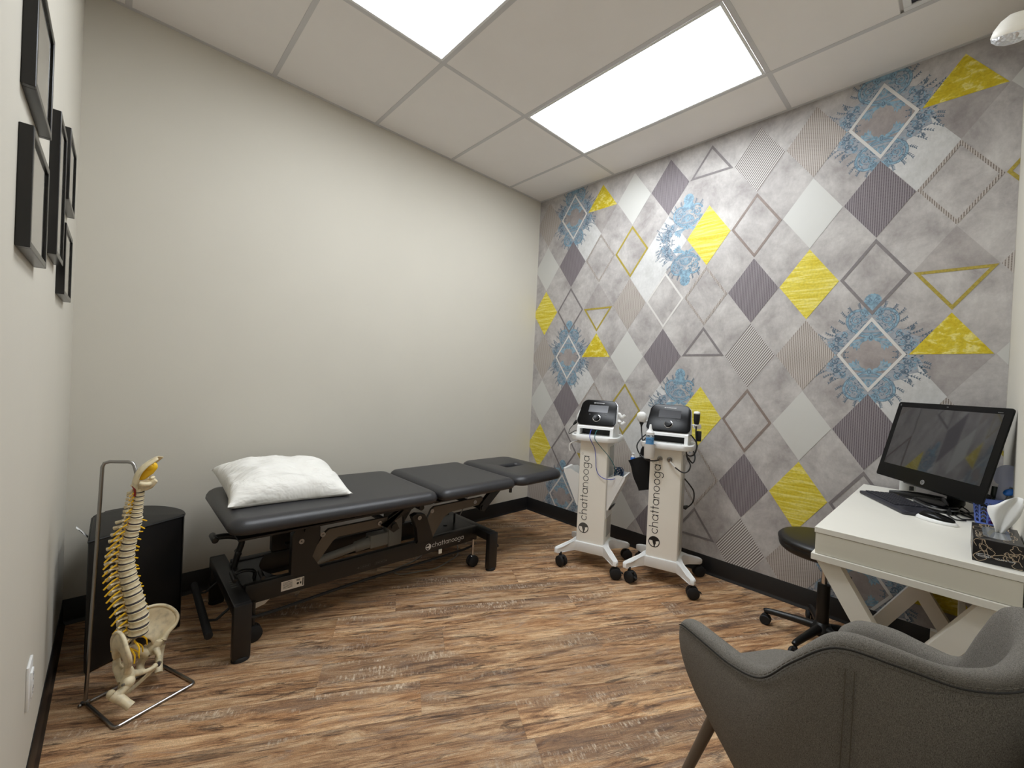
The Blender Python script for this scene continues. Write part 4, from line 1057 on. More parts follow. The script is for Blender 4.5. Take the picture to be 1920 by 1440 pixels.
# ================================================================ TWO THERAPY CARTS
def arcpts(cx, cy, rx, ry, a0, a1, n=10): return [(cx+rx*math.cos(math.radians(a0+(a1-a0)*i/n)), cy+ry*math.sin(math.radians(a0+(a1-a0)*i/n))) for i in range(n+1)]
def make_cart(x, y, ang, label, ink, second):
    t = thing('therapy_cart', label, 'medical cart', (x, y, 0), math.radians(ang), 'white therapy carts by the patterned wall')
    # base: X of four curved legs (plan outline), sloping top
    legs = [(-.095, -.098), (-.175, -.185), (-.205, -.185), (-.212, -.160), (-.150, -.085)]
    out = [(-.095, -.105), (.095, -.105)]
    out += [(.150, -.150), (.185, -.195), (.205, -.192), (.212, -.170)]
    out += arcpts(.245, .0, .135, .135, 232, 128, 10)
    out += [(.205, .150), (.212, .172), (.200, .190), (.175, .185), (.12, .125), (.085, .105), (-.085, .105), (-.12, .125), (-.175, .185), (-.200, .190), (-.212, .172), (-.205, .150)]
    out += arcpts(-.245, .0, .135, .135, 52, -52, 10)
    out += [(-.212, -.170), (-.205, -.192), (-.185, -.195), (-.150, -.150)]
    def zt(p):
        d = max(0, math.hypot(*p)-.13)/.15; return .163-.048*min(1, d)**.8
    def zb(p):
        d = max(0, math.hypot(*p)-.13)/.15; return .096-.012*min(1, d)
    mb = MB(); n = len(out)
    rows = [[(p[0]*.985, p[1]*.985, zb(p)) for p in out], [(p[0], p[1], zb(p)+.004) for p in out], [(p[0], p[1], zt(p)-.008) for p in out], [(p[0]*.98, p[1]*.98, zt(p)-.001) for p in out], [(p[0]*.90, p[1]*.90, zt(p)) for p in out]]
    V = mb.grid(rows, closed_v=True).V
    for ring_, z, flip in ((V[-1], .166, 0), (V[0], .098, 1)):
        # inner square patch under the column and fans to the leg outline
        inn = []
        for v in ring_:
            p = v.co; s_ = .088/max(abs(p.x), abs(p.y), 1e-6); inn.append(mb.bm.verts.new((p.x*min(1, s_), p.y*min(1, s_), z)))
        for i in range(n):
            mb.bm.faces.new((ring_[i], ring_[(i+1) % n], inn[(i+1) % n], inn[i]))
        mb.bm.faces.new(inn)
    mb.obj('base', M['white'], t, smooth=35)
    # column: front shell plus side faces with recess
    mb = MB(); mb.prism(rrect(.188, .185, .008, 3), .155, .834); mb.obj('column', M['ivory'], t, smooth=30)
    mb = MB()
    for s in (-1, 1): mb.box((s*.0945, .015, .50), (.003, .11, .60), .001, 1)
    mb.obj('side_channel', M['silver'] if 0 else simple('pale_grey_panel', (190, 188, 182), .45, var=.01) if 'pale_grey_panel' not in bpy.data.materials else bpy.data.materials['pale_grey_panel'], t, smooth=0)
    # tray with raised rim
    o = rrect(.315, .27, .07, 8); rows = []
    for ins, z in ((.02, .834), (.003, .838), (0, .846), (0, .868), (.004, .873), (.010, .872), (.013, .866), (.014, .852)):
        rows.append([(a*(1-2*ins/.315), b_*(1-2*ins/.27)-.012, z) for a, b_ in o])
    mb = MB(); mb.grid(rows, closed_v=True, caps=True); mb.obj('tray', M['white'], t, smooth=40)
    # console pedestal with a dark slot
    mb = MB(); mb.prism([(-.125, -.105), (.125, -.105), (.115, .09), (-.115, .09)], .853, .872)
    YZ = ((0, 0, 0), (0, 1, 0), (0, 0, 1), (1, 0, 0))
    for s in (-1, 1): mb.prism([(-.100, .87), (.08, .87), (.085, 1.00), (-.02, 1.00), (-.090, .925)], s*.112-.010, s*.112+.010, YZ)
    mb.prism([(-.02, .87), (.08, .87), (.085, 1.00), (-.02, 1.00)], -.105, .105, YZ)
    mb.prism([(-.094, .914), (-.05, .914), (-.02, .98), (-.090, .928)], -.105, .105, YZ)
    mb.obj('pedestal', M['white'], t, smooth=0)
    MB().box((0, -.024, .90), (.204, .006, .058)).obj('dark_slot', M['black'], t, smooth=0)
    # console head: tilted slab
    K = thing('console', '', '')
    del K['label'], K['category']
    K.parent = t; K.location = (0, -.028, 1.014); K.rotation_euler = (math.radians(58), 0, 0)
    # faceplate plane: local x right, y up the slope, z outward
    def face_outline(w, h, n=8):
        pts = []
        for (cx, cy, r_, a0) in ((w*.5-.045, h*.5-.04, .04, 0), (-w*.5+.045, h*.5-.04, .04, 90), (-w*.5+.03, -h*.5+.03, .03, 180), (w*.5-.03, -h*.5+.03, .03, 270)):
            for k in range(n+1):
                a = math.radians(a0+90*k/n); pts.append((cx+r_*math.cos(a)-(0), cy+r_*math.sin(a)))
        return [(a+(.0 if b_ > 0 else math.copysign(.004, a)), b_+.010*(1-(a/(w/2))**2)*(1 if b_ > 0 else -.3)) for a, b_ in pts]
    def slabm(w, h, z0, z1, e=.004):
        mb = MB(); rows = []
        for ins, z in ((.018, z0), (e, z0+e), (0, z0+2*e), (0, z1-e), (e*.35, z1-e*.3), (e, z1)):
            rows.append([(a*(1-2*ins/w), b_*(1-2*ins/h), z) for a, b_ in face_outline(w, h)])
        mb.grid(rows, closed_v=True, caps=True); return mb
    slabm(.262, .192, -.040, .000, .006).obj('console_body', M['white'], K, smooth=40)
    slabm(.260, .190, -.001, .004, .002).obj('chrome_rim', M['silver'], K, smooth=40)
    slabm(.254, .184, .003, .011, .003).obj('black_faceplate', M['gloss_black'], K, smooth=40)
    MB().box((0, .030, .0113), (.132, .054, .001)).obj('screen', M['screen'], K, smooth=0)
    mb = MB(); mb.lathe([(.026, 0), (.026, .003), (.0225, .004), (.0225, 0)], c=(0, -.043, .011)); mb.obj('dial_ring', M['chrome'], K)
    mb = MB(); mb.lathe([(.021, 0), (.021, .014), (.019, .017), (.006, .016), (0, .0155)], c=(0, -.043, .011)); mb.obj('dial', M['gloss_black'], K)
    mb = MB()
    for s in (-1, 1):
        mb.prism([(s*.052-.006, -.017), (s*.052+.006, -.017), (s*.052, -.010)], .0112, .0120); 
    mb.box((.060, -.0135, .0116), (.006, .004, .0006)); mb.obj('key_marks', M['ink_grey'], K, smooth=0)
    mb = MB(); mb.nr = 1; brand_logo(mb, .0045, ((-.034, .074, .0112), (1, 0, 0), (0, 1, 0), (0, 0, 1)), 0, 1, t=.0004); lettering(mb, 'chattanooga', .0052, ((-.027, .0715, .0112), (1, 0, 0), (0, 1, 0), (0, 0, 1)), t=.0004, wt=.2)
    mb.obj('faceplate_logo', [M['ink_white'], M['ink']], K, smooth=0)
    # printed vertical logo on the column front
    fz = ((-.018, -.0929, .300), (0, 0, 1), (-1, 0, 0), (0, -1, 0))
    mb = MB(); mb.nr = 1
    brand_logo(mb, .0345, ((-.045, -.0929, .252), (0, 0, 1), (-1, 0, 0), (0, -1, 0)), 0, 1, t=.0006)
    xe = lettering(mb, 'chattanooga', .0365, ((-.026, -.0929, .303), (0, 0, 1), (-1, 0, 0), (0, -1, 0)), wt=.115)
    zz = .303+xe*.0365+.004
    ribbon(mb, arc(0, 0, .0055, 0, 360, 14), .0010, ((-.026-.048, -.0929, zz), (0, 0, 1), (-1, 0, 0), (0, -1, 0)), .0006)
    mb.obj('printed_logo', [ink, M['ivory']], t, smooth=0)
    # casters
    for i, (cx, cy) in enumerate(((-.170, -.168), (.188, -.170), (.185, .165), (-.185, .165))):
        a = math.radians((-25, 20, 35, -20)[i]); roll = Vector((math.cos(a), math.sin(a), 0)); ax = Vector((-math.sin(a), math.cos(a), 0)); mb = MB()
        c0 = Vector((cx, cy, .0355))+roll*.010
        for s in (-1, 1): mb.lathe([(0, -.010), (.028, -.010), (.0345, -.006), (.0355, 0), (.0345, .006), (.028, .010), (0, .010)], c=c0+ax*s*.0165, axis=ax, seg=24)
        mb.lathe([(0, -.010), (.022, -.010), (.022, .010), (0, .010)], c=c0, axis=ax, seg=20)
        mb.cyl((cx, cy, .055), (cx, cy, .092), .009, seg=12)
        mb.box(c0+Vector((0, 0, .030)), (.040, .018, .012), .003, 1, rot=rot('Z', math.degrees(a)))
        if i == 1 or second: mb.box(c0+roll*.038+Vector((0, 0, .006)), (.022, .016, .007), .002, 1, rot=rot('Z', math.degrees(a)) @ rot('Y', 25))
        mb.obj('caster', M['rubber'], t, smooth=40)
    return t
c1 = make_cart(-.463, -1.104, -70, 'white therapy cart nearer the room corner, with white side bins and blue wires', M['ink_grey'], False)
c2 = make_cart(-.303, -1.533, -72.8, 'white therapy cart nearer the desk, with gel bottle cup and black cables', M['ink'], True)
def cbl(par, name, pts, r, mat, sm=6): return MB().tube(pts, r, 8, smooth=sm).obj(name, mat, par, smooth=60)

# --- cart one: side bins, hooks, leads
XZf = ((0, 0, 0), (1, 0, 0), (0, 0, 1), (0, 1, 0))
for s in (-1, 1):
    B = MB(); th = .003
    def wedge(poly, y0, y1): B.prism([(s*p[0], p[1]) for p in poly], y0, y1, XZf)
    wedge([(.096, .395), (.104, .385), (.205, .600), (.212, .628), (.198, .625)], -.075, .085)          # outer sloping wall
    for y in (-.075, .082): wedge([(.097, .395), (.199, .622), (.160, .628), (.097, .600)], y, y+th)      # end walls
    wedge([(.0955, .39), (.0985, .39), (.0985, .600), (.0955, .600)], -.075, .085)
    B.obj('side_bin', M['white'], c1, smooth=0)
mb = MB(); mb.prism([(.097, .392), (.115, .385), (.128, .41), (.110, .40)], -.05, .06, XZf); mb.obj('bin_bracket', M['black'], c1, smooth=0)
MB().box((.0955, 0, .36), (.006, .16, .06), .002, 1).obj('bin_bracket', M['white'], c1, smooth=0)
mb = MB(); mb.cyl((-.107, -.05, .815), (-.128, -.05, .815), .009, seg=12); mb.tube([(-.128, -.05, .815), (-.175, -.05, .80), (-.185, -.05, .77), (-.178, -.05, .745)], .004, 8, smooth=4); mb.obj('side_hook', M['white'], c1)
# right side double hook
mb = MB()
for z, ln in ((1.018, .05), (.972, .03)):
    mb.tube([(.118, .0, z-.012), (.132, -.004, z), (.140, -.006, z-.001), (.148, -.008, z-.014), (.160, -.01, z-.018), (.172, -.012, z-.008), (.177, -.012, z-.002)], .005, 8, smooth=4, flat=2.2)
mb.box((.128, -.005, .968), (.05, .03, .014), .003, 1)
mb.obj('applicator_hook', M['white'], c1, smooth=50)
# white applicator holder on the left
mb = MB(); mb.tube([(-.150, 0, .948), (-.138, 0, .985), (-.118, 0, 1.030), (-.105, 0, 1.045)], 1, 12, smooth=4, radii=[.012, .022, .020, .010], flat=.8); mb.obj('applicator_holder', M['white'], c1, smooth=60)
wand = thing('applicator_plug', 'black plug with thin lead on the left of the cart nearer the corner', 'plug', (0, 0, 0))
wand.matrix_world = Matrix.Translation((-.463, -1.104, 0)) @ Matrix.Rotation(math.radians(-70), 4, 'Z')
mb = MB(); mb.tube([(-.150, -.012, .952), (-.163, -.012, .938), (-.176, -.012, .922)], 1, 10, radii=[.011, .010, .005]); mb.obj('plug_body', M['rubber'], wand)
cbl(wand, 'lead', [(-.176, -.012, .922), (-.195, -.02, .895), (-.2, -.03, .87), (-.188, -.05, .862), (-.150, -.07, .885), (-.120, -.08, .895), (-.112, -.06, .893)], .0022, M['black'])
def onc(o, c):
    o.matrix_world = Matrix.Translation(c.location) @ Matrix.Rotation(c.rotation_euler.z, 4, 'Z'); return o
w1 = onc(MB().tube([(-.024, -.035, .905), (-.022, -.10, .905), (-.014, -.152, .872), (-.006, -.150, .845), (.012, -.115, .79), (.022, -.110, .72), (.027, -.108, .66), (.045, -.108, .622), (.085, -.112, .602), (.130, -.10, .600), (.150, -.05, .606), (.15, -.02, .60)], .0022, 8, smooth=6).obj('electrode_lead', M['blue_wire']), c1)
tag(w1, 'thin blue electrode lead drooping across the front of the cart nearer the corner', 'cable')
w2 = onc(MB().tube([(.018, -.035, .905), (.016, -.10, .905), (.018, -.150, .872), (.026, -.150, .848), (.062, -.128, .80), (.108, -.118, .75), (.140, -.11, .70), (.148, -.09, .655), (.145, -.03, .62), (.145, 0, .60)], .0022, 8, smooth=6).obj('electrode_lead', M['teal_wire']), c1)
tag(w2, 'thin teal electrode lead curving to the right bin of the cart nearer the corner', 'cable')
rd = random.Random(11); mb = MB()
for k in range(7):
    cx, cz = .148+rd.uniform(-.012, .012), .628+rd.uniform(-.01, .012)
    mb.tube([(cx+.030*math.cos(a)*(.6+.1*k % .4), rd.uniform(-.03, .03)+.03*math.sin(a), cz+.030*math.sin(a+k)) for a in [2*PI*i/7 for i in range(7)]], .003, 6, smooth=4, closed=True)
wb = onc(mb.obj('lead_bundle', M['navy_wire']), c1); tag(wb, 'tangled bundle of dark blue leads lying in the right bin of the cart', 'cable')

# --- cart two: connectors, cup holder, handpieces
for (x, z) in ((-.034, .771), (.023, .772)):
    mb = MB(); mb.lathe([(.0155, 0), (.0155, .010), (.012, .013), (.012, .022), (.009, .030), (.006, .038), (0, .038)], c=(x, -.0925, z), axis=(.1, -1, -.1), seg=18); mb.obj('connector', M['steel'], c2, smooth=40)
mb = MB(); rows = []
o = rrect(.062, .060, .022, 6)
for s_, z in ((.86, .778), (.93, .782), (1, .862), (1.04, .866), (.96, .864), (.9, .79)): rows.append([(-.083+a*s_, -.175+b_*s_, z) for a, b_ in o])
mb.grid(rows, closed_v=True, caps=True); mb.obj('bottle_cup', M['white'], c2, smooth=40)
for s in (-1, 1):
    MB().box((s*.145, -.01, .985), (.05, .034, .012), .004, 2, rot=rot('Y', s*8)).obj('handpiece_arm', M['white'], c2, smooth=30)
mb = MB(); mb.lathe([(.022, -.016), (.024, 0), (.021, .010), (.017, .010), (.017, -.012)], c=(.162, -.02, .985), seg=20); mb.obj('handpiece_ring', M['white'], c2, smooth=40)
gel = thing('gel_bottle', 'clear squeeze bottle of blue gel with white cone cap in the cart cup', 'bottle'); onc(gel, c2)
gl = simple('clear_plastic', (225, 240, 248), .08, trans=.9, var=0)
mb = MB(); mb.lathe([(0, .792), (.023, .792), (.0245, .796), (.0245, .915), (.021, .926), (.013, .932), (0, .932)], c=(-.083, -.175, 0)); mb.obj('bottle_body', gl, gel)
mb = MB(); mb.lathe([(0, .794), (.0225, .794), (.0228, .798), (.0228, .905), (0, .905)], c=(-.083, -.175, 0)); mb.obj('blue_gel', M['blue_clear'], gel)
mb = MB(); mb.lathe([(.0245, .920), (.0245, .936), (.017, .944), (.009, .958), (.006, .980), (.004, .984), (0, .985)], c=(-.083, -.175, 0)); mb.obj('cone_cap', M['white'], gel)
mb = MB()
for k in range(5): mb.box((-.097+k*.007, -.200, .893), (.004, .0006, .004))
mb.obj('bottle_print', simple('dark_blue_print', (20, 60, 110), .5), gel, smooth=0)
hp = thing('ultrasound_applicator', 'white round applicator head with black cable on the left of the right-hand cart', 'medical applicator'); onc(hp, c2)
mb = MB(); rows = [(0, -.034), (.016, -.032), (.026, -.022), (.031, -.004), (.031, .012), (.026, .026), (.016, .034), (0, .036)]
mb.lathe(rows, c=(-.166, -.05, 1.012), axis=(-.1, -.2, 1), seg=24, sc=(1, .75)); mb.obj('applicator_head', M['white'], hp)
mb = MB(); mb.lathe([(.014, 0), (.014, -.008), (.007, -.018), (.005, -.03), (0, -.03)][::-1], c=(-.166, -.05, .982), seg=14); mb.obj('strain_relief', M['black'], hp)
cbl(hp, 'cable', [(-.166, -.05, .955), (-.160, -.06, .915), (-.148, -.09, .885), (-.135, -.12, .875), (-.112, -.10, .90), (-.105, -.03, .905), (-.12, -.02, .91), (-.14, -.06, .90), (-.165, -.10, .865), (-.172, -.12, .83), (-.150, -.13, .79), (-.105, -.15, .763), (-.06, -.155, .762), (-.034, -.135, .768)], .0042, M['black'])
h2 = thing('laser_probe', 'black handled probe with white cap held upright on the right of the right-hand cart', 'medical probe'); onc(h2, c2)
mb = MB(); mb.lathe([(0, 0), (.010, 0), (.014, .01), (.018, .03), (.0185, .055), (.0185, .068), (0, .068)], c=(.160, -.045, .992), seg=20); mb.obj('grip', M['rubber'], h2)
mb = MB(); mb.lathe([(.0187, 0), (.0187, .008), (.014, .014), (0, .016)], c=(.160, -.045, 1.060), seg=20); mb.obj('probe_cap', M['white'], h2)
mb = MB(); mb.lathe([(.011, 0), (.015, .003), (.015, .008), (.011, .01)], c=(.160, -.045, .986), seg=20); mb.obj('grip_collar', M['white'], h2)
cbl(h2, 'cable', [(.160, -.045, .992), (.160, -.048, .95), (.164, -.05, .90), (.168, -.05, .86), (.160, -.06, .82), (.138, -.07, .805), (.118, -.08, .815), (.118, -.09, .845), (.135, -.085, .86), (.150, -.06, .84), (.165, -.08, .80), (.155, -.10, .77), (.130, -.115, .80), (.120, -.11, .815), (.128, -.11, .79), (.146, -.12, .755), (.135, -.13, .722), (.105, -.135, .712), (.062, -.13, .735)], .0042, M['black'])
mb = MB(); mb.tube([(.062, -.130, .735), (.045, -.130, .752), (.032, -.128, .764)], .0048, 10); mb.obj('pale_cable_sleeve', M['white'], h2)
mb = MB(); mb.box((.175, -.03, .925), (.028, .02, .062), .004, 2); o = mb.obj('spare_probe', M['black'], smooth=30); onc(o, c2); tag(o, 'small black box hanging behind the black handled probe', 'medical probe')
cbl(c2, 'side_lead', [(.105, .02, .93), (.130, .0, .92), (.158, -.02, .89), (.170, -.03, .86)], .0042, M['black'])
rc = onc(MB().tube([(.096, .05, .640), (.125, .06, .605), (.150, .08, .560), (.150, .09, .50), (.125, .08, .462), (.098, .07, .452)], .0042, 8, smooth=6).obj('rear_cable', M['black']), c2); tag(rc, 'black cable loop hanging behind the right-hand cart, above the baseboard', 'cable')
mb = MB(); mb.tube([(.120, .08, .462), (.105, .07, .452), (.093, .06, .455)], 1, 10, radii=[.008, .014, .008]); o = onc(mb.obj('plug', M['black']), c2); tag(o, 'black cable plug on the rear side of the right-hand cart', 'plug')
# black pouch hanging on the left
bag = thing('fabric_pouch', 'black fabric pouch hanging on the left side of the right-hand cart', 'bag'); onc(bag, c2)
YB = ((0, 0, 0), (1, 0, 0), (0, 0, 1), (0, 1, 0))
rows = []
for k in range(9):
    u = k/8; xl = -.252+.076*u+.004*math.sin(u*9); zl = .716-.188*u; xr = -.103; zr = .775-.225*u+.012*math.sin(u*3)
    d = .026*math.sin(PI*min(1, .25+u*.75))**.5*(1-.5*u)+.003
    row = []
    for j in range(13):
        a = 2*PI*j/13; s_ = (1-math.cos(a))/2
        row.append((xl+(xr-xl)*s_, .0+d*math.sin(a)*1.0, zl+(zr-zl)*s_+.004*math.sin(5*s_+u*6)))
    rows.append(row)
mb = MB(); mb.grid(rows, closed_v=True, caps=True); mb.obj('pouch_body', simple('black_cloth', (12, 12, 13), .9, var=.1), bag, smooth=60)
mb = MB(); mb.prism([(-.180, .752), (-.103, .775), (-.110, .90), (-.125, .905), (-.150, .85), (-.172, .80)], -.006, .004, YB); mb.obj('pouch_strap', bpy.data.materials['black_cloth'], bag, smooth=0)
bb = thing('spray_bottle', 'small blue capped bottle peeking out of the black pouch', 'bottle'); onc(bb, c2)
mb = MB(); mb.lathe([(0, .698), (.013, .698), (.015, .702), (.016, .735), (.0145, .742), (0, .742)], c=(-.222, .0, 0), seg=18); mb.obj('bottle_body', M['blue'], bb)
mb = MB(); mb.lathe([(.012, .742), (.012, .748), (.007, .752), (.006, .762), (.010, .764), (.010, .768), (0, .769)], c=(-.222, .0, 0), seg=18); mb.obj('nozzle', M['white'], bb)

# ================================================================ DESK (short end towards the camera)
DX0, DX1, DY0, DY1 = -1.095, -.030, -2.936, -2.468
DK = thing('desk', 'white laminate desk with crossed legs standing in the corner by the patterned wall', 'desk', ((DX0+DX1)/2, (DY0+DY1)/2, 0))
dof = ((DX0+DX1)/2, (DY0+DY1)/2)
def dob(mb, name, mat, **k): return wob(mb, name, mat, DK, dof, **k)
xm, ym, xw, yw = dof[0], dof[1], DX1-DX0, DY1-DY0
mb = MB(); mb.box((xm, ym, .7505), (xw, yw, .019), .0012, 1); dob(mb, 'desktop', M['desk'], smooth=0)
mb = MB(); mb.box((xm, ym, .7055), (xw-.004, yw-.006, .069), .0008, 1); dob(mb, 'apron', M['desk_edge'], smooth=0)
mb = MB(); mb.box((xm, ym+.002, .659), (xw+.012, yw+.008, .022), .0012, 1); dob(mb, 'bottom_moulding', M['desk'], smooth=0)
YZf = ((0, 0, 0), (0, 1, 0), (0, 0, 1), (1, 0, 0))
def leg(x, side):
    yt, yb = (DY1-.035, DY0+.045) if side > 0 else (DY0+.045, DY1-.035)
    wd = .066; zt, z0 = .648, 0
    mb = MB(); mb.prism([(yt-wd/2, zt), (yt+wd/2, zt), (yb+wd/2, z0), (yb-wd/2, z0)], x-.022, x+.022, YZf)
    dob(mb, 'leg', M['desk'], smooth=0)
for x in (-1.055, -.075): leg(x+(.0), 1); leg(x+.002, -1)
for x in (-1.055, -.075):
    mb = MB(); mb.box((x, ym, .012), (.044, yw-.03, .024), .002, 1); dob(mb, 'foot_rail', M['desk'], smooth=0)
mb = MB(); mb.box((-.565, DY0+.10, .320), (.94, .022, .06), .002, 1); dob(mb, 'stretcher', M['desk'], smooth=0)
mb = MB(); mb.box((-.085, -2.755, .075), (.03, .025, .15), .001, 1); dob(mb, 'foot_post', M['desk'], smooth=0)

ZD = .760
# ---- all-in-one computer
N = Vector((math.cos(2.244)*math.cos(.243), math.sin(2.244)*math.cos(.243), math.sin(.243)))
R_ = Vector((-math.sin(2.244), math.cos(2.244), 0)); U_ = N.cross(R_)
pc = thing('desktop_computer', 'black all-in-one computer with a dark screen facing into the room', 'computer', (-.300, -.0, 0))
pc.location = (-.27, -2.80, ZD)
PCc = Vector((-.357, -2.731, 1.020))
def pcm(zoff=0): return Matrix.Translation(PCc-pc.location) @ Matrix((R_, U_, N)).transposed().to_4x4()
def pcobj(mb, name, mat, **k):
    bmesh.ops.transform(mb.bm, matrix=pcm(), verts=mb.bm.verts[:]); return mb.obj(name, mat, pc, **k)
w, h = .540, .362
mb = MB(); o = rrect(w, h, .010, 4); mb.grid([[(a*.80, b_*.80, -.036) for a, b_ in o], [(a*.94, b_*.93, -.014) for a, b_ in o], [(a*.995, b_*.995, -.007) for a, b_ in o], [(a, b_, -.001) for a, b_ in o], [(a*.997, b_*.997, 0) for a, b_ in o]], closed_v=True, caps=True)
pcobj(mb, 'bezel', M['gloss_black'], smooth=40)
mb = MB(); mb.box((0, .020, .0003), (w-.058, h-.088, .0008)); pcobj(mb, 'display', simple('dark_display_glass', (36, 36, 38), .04, var=.01, coat=1.0, spec=.8), smooth=0)
mb = MB(); mb.box((0, h/2-.011, .0002), (.008, .004, .001)).cyl((0, h/2-.011, .0003), (0, h/2-.011, .0012), .0018, seg=10); pcobj(mb, 'webcam', M['ink_grey'])
mb = MB(); mb.nr = 1
f_ = mb.bm.faces.new([mb.bm.verts.new((p[0], p[1]-h/2+.020, .0006)) for p in arc(0, 0, .0105, 0, 348, 29)]); f_.material_index = 0
sl = .28
def pb(p): return (p[0]+sl*p[1], p[1]-h/2+.020, .0010)
frl = ((0, -h/2+.020, .0006), (1, 0, 0), (sl, 1, 0), (0, 0, 1))
for st in ([(-.0048, -.0035), (-.0048, .0095)], [(-.0048, .003), (-.0025, .003), (-.0015, .002), (-.0015, -.0035)], [(.0012, .003), (.0012, -.0095)], [(.0012, .003), (.0040, .003), (.0048, .002), (.0048, -.0022), (.0040, -.0032), (.0012, -.0032)]):
    ribbon(mb, st, .0014, frl, .0005, 1)
pcobj(mb, 'logo', [M['silver'], M['ink']], smooth=0)
mb = MB(); mb.box((w/2-.045, h/2-.018, .0004), (.020, .0022, .0004)); mb.box((-w/2+.017, h/2-.014, .0004), (.006, .008, .0004)); pcobj(mb, 'bezel_marks', M['ink_grey'], smooth=0)
mb = MB(); mb.box((.04, -h/2+.02, -.048), (w*.72, .05, .020), .004, 1); pcobj(mb, 'speaker_bar', M['black'], smooth=30)
mb = MB()
hin = PCc-pc.location-N*.045-U_*.03
mb.tube([tuple(hin), tuple(hin-N*.05-Vector((0, 0, .03))), (hin.x-N.x*.055, hin.y-N.y*.055, .06), (.0, .0, .012)], 1, 12, smooth=3, radii=[.022, .02, .018, .02], flat=1.8)
mb.obj('neck', M['black'], pc, smooth=50)
mb = MB()
base_c = Vector((-.265, -2.765, 0))-Vector((*pc.location[:2], 0))
for s in (-1, 1):
    d = (Vector((N.x, N.y, 0)).normalized()*.6+Vector((R_.x, R_.y, 0))*s*.95)
    mb.tube([tuple(base_c+Vector((0, 0, .012))), tuple(base_c+d*.08+Vector((0, 0, .012))), tuple(base_c+d*.17+Vector((0, 0, .006)))], 1, 12, smooth=4, radii=[.012, .011, .006], flat=2.2)
mb.cyl(tuple(base_c+Vector((0, 0, 0))), tuple(base_c+Vector((0, 0, .03))), .04, r2=.025, seg=24)
mb.obj('stand', M['black'], pc, smooth=50)

# ---- keyboard with a touchpad at its right end
KA = math.atan2(-.50, -.86)
kb = thing('keyboard', 'dark grey keyboard lying in front of the computer', 'keyboard', (-.428, -2.632, ZD), KA)
kw, kh = .352, .138
mb = MB(); mb.prism(rrect(kw, kh, .012, 4), .001, .013, bev=.003); mb.obj('keyboard_body', simple('slate_plastic', (44, 44, 52), .45, var=.05), kb, smooth=40)
KM = simple('slate_key', (34, 34, 42), .5, var=.06)
km = None
for r in range(6):
    nk = 15
    for k in range(nk):
        x = -kw/2+.014+k*.0158; y = kh/2-.014-r*.0185
        if r == 5 and 4 <= k <= 9:
            if k != 4: continue
            wk = .0158*6-.003; x += .0158*2.5
            o = MB().box((0, 0, .0), (wk, .0145, .005), .0012, 1).obj('key', KM, kb, smooth=0)
        else:
            if km is None:
                o = MB().box((0, 0, 0), (.0130, .0150, .005), .0012, 1).obj('key', KM, kb, smooth=0); km = o.data
            else: o = bpy.data.objects.new('key', km); C.objects.link(o); o.parent = kb
        o.location = (x, y, .0150)
MB().box((kw/2-.051, -.006, .0134), (.080, .092, .001), .0004, 1).obj('touchpad', simple('dark_touchpad', (38, 38, 46), .3), kb, smooth=0)
MB().box((kw/2-.011, kh/2-.012, .0134), (.010, .006, .0012)).obj('yellow_mark', simple('yellow_key_mark', (190, 180, 20), .5), kb, smooth=0)
MB().cyl((-kw/2+.030, kh/2-.004, .012), (-kw/2+.030, kh/2-.004, .0145), .006, seg=12).obj('yellow_button', bpy.data.materials['yellow_key_mark'], kb)

# ---- mouse
ms = thing('computer_mouse', 'white and black computer mouse lying beside the keyboard', 'computer mouse', (-.622, -2.753, ZD), math.atan2(-.112, -.05))
def mshell(s, z0, zz, sx=.062, sy=.031):
    rows = []
    for k in range(9):
        u = k/8; rows.append([(sx*s*math.cos(a)*(1-u**2.6)**.5, sy*s*math.sin(a)*(1-u**2.6)**.5*(1+.12*math.cos(a)), z0+zz*u*(1+.15*math.cos(a)*-1)) for a in [2*PI*i/24 for i in range(24)]])
    return rows
mb = MB(); mb.grid(mshell(1, .001, .020), closed_v=True); mb.bm.faces.new([mb.bm.verts.new(p) for p in mshell(1, .001, .02)[0][::-1]]); mb.obj('mouse_body', M['white'], ms, smooth=60)
mb = MB(); mb.grid(mshell(.86, .0115, .021), closed_v=True); mb.obj('mouse_top', M['gloss_black'], ms, smooth=60)
mb = MB(); mb.lathe([(0, -.003), (.007, -.003), (.008, 0), (.007, .003), (0, .003)], c=(-.034, 0, .025), axis=(0, 1, 0), seg=16); mb.obj('scroll_wheel', M['rubber'], ms)

# ---- docking box with a silver edge
dk = thing('docking_station', 'flat black box with silver edge under the computer screen', 'computer accessory', (-.355, -2.742, ZD), math.radians(205))
o = rrect(.185, .105, .045, 8)
mb = MB(); mb.prism([(a*.96, b_*.96) for a, b_ in o], 0, .012, bev=.002); mb.obj('lower_body', M['black'], dk, smooth=40)
mb = MB(); mb.prism(o, .012, .018, bev=.001); mb.obj('silver_band', M['silver'], dk, smooth=40)
mb = MB(); mb.grid([[(a*s_, b_*s_, z) for a, b_ in o] for s_, z in ((.985, .018), (.97, .022), (.9, .026), (.6, .029))], closed_v=True, caps=True); mb.obj('lid', M['gloss_black'], dk, smooth=60)

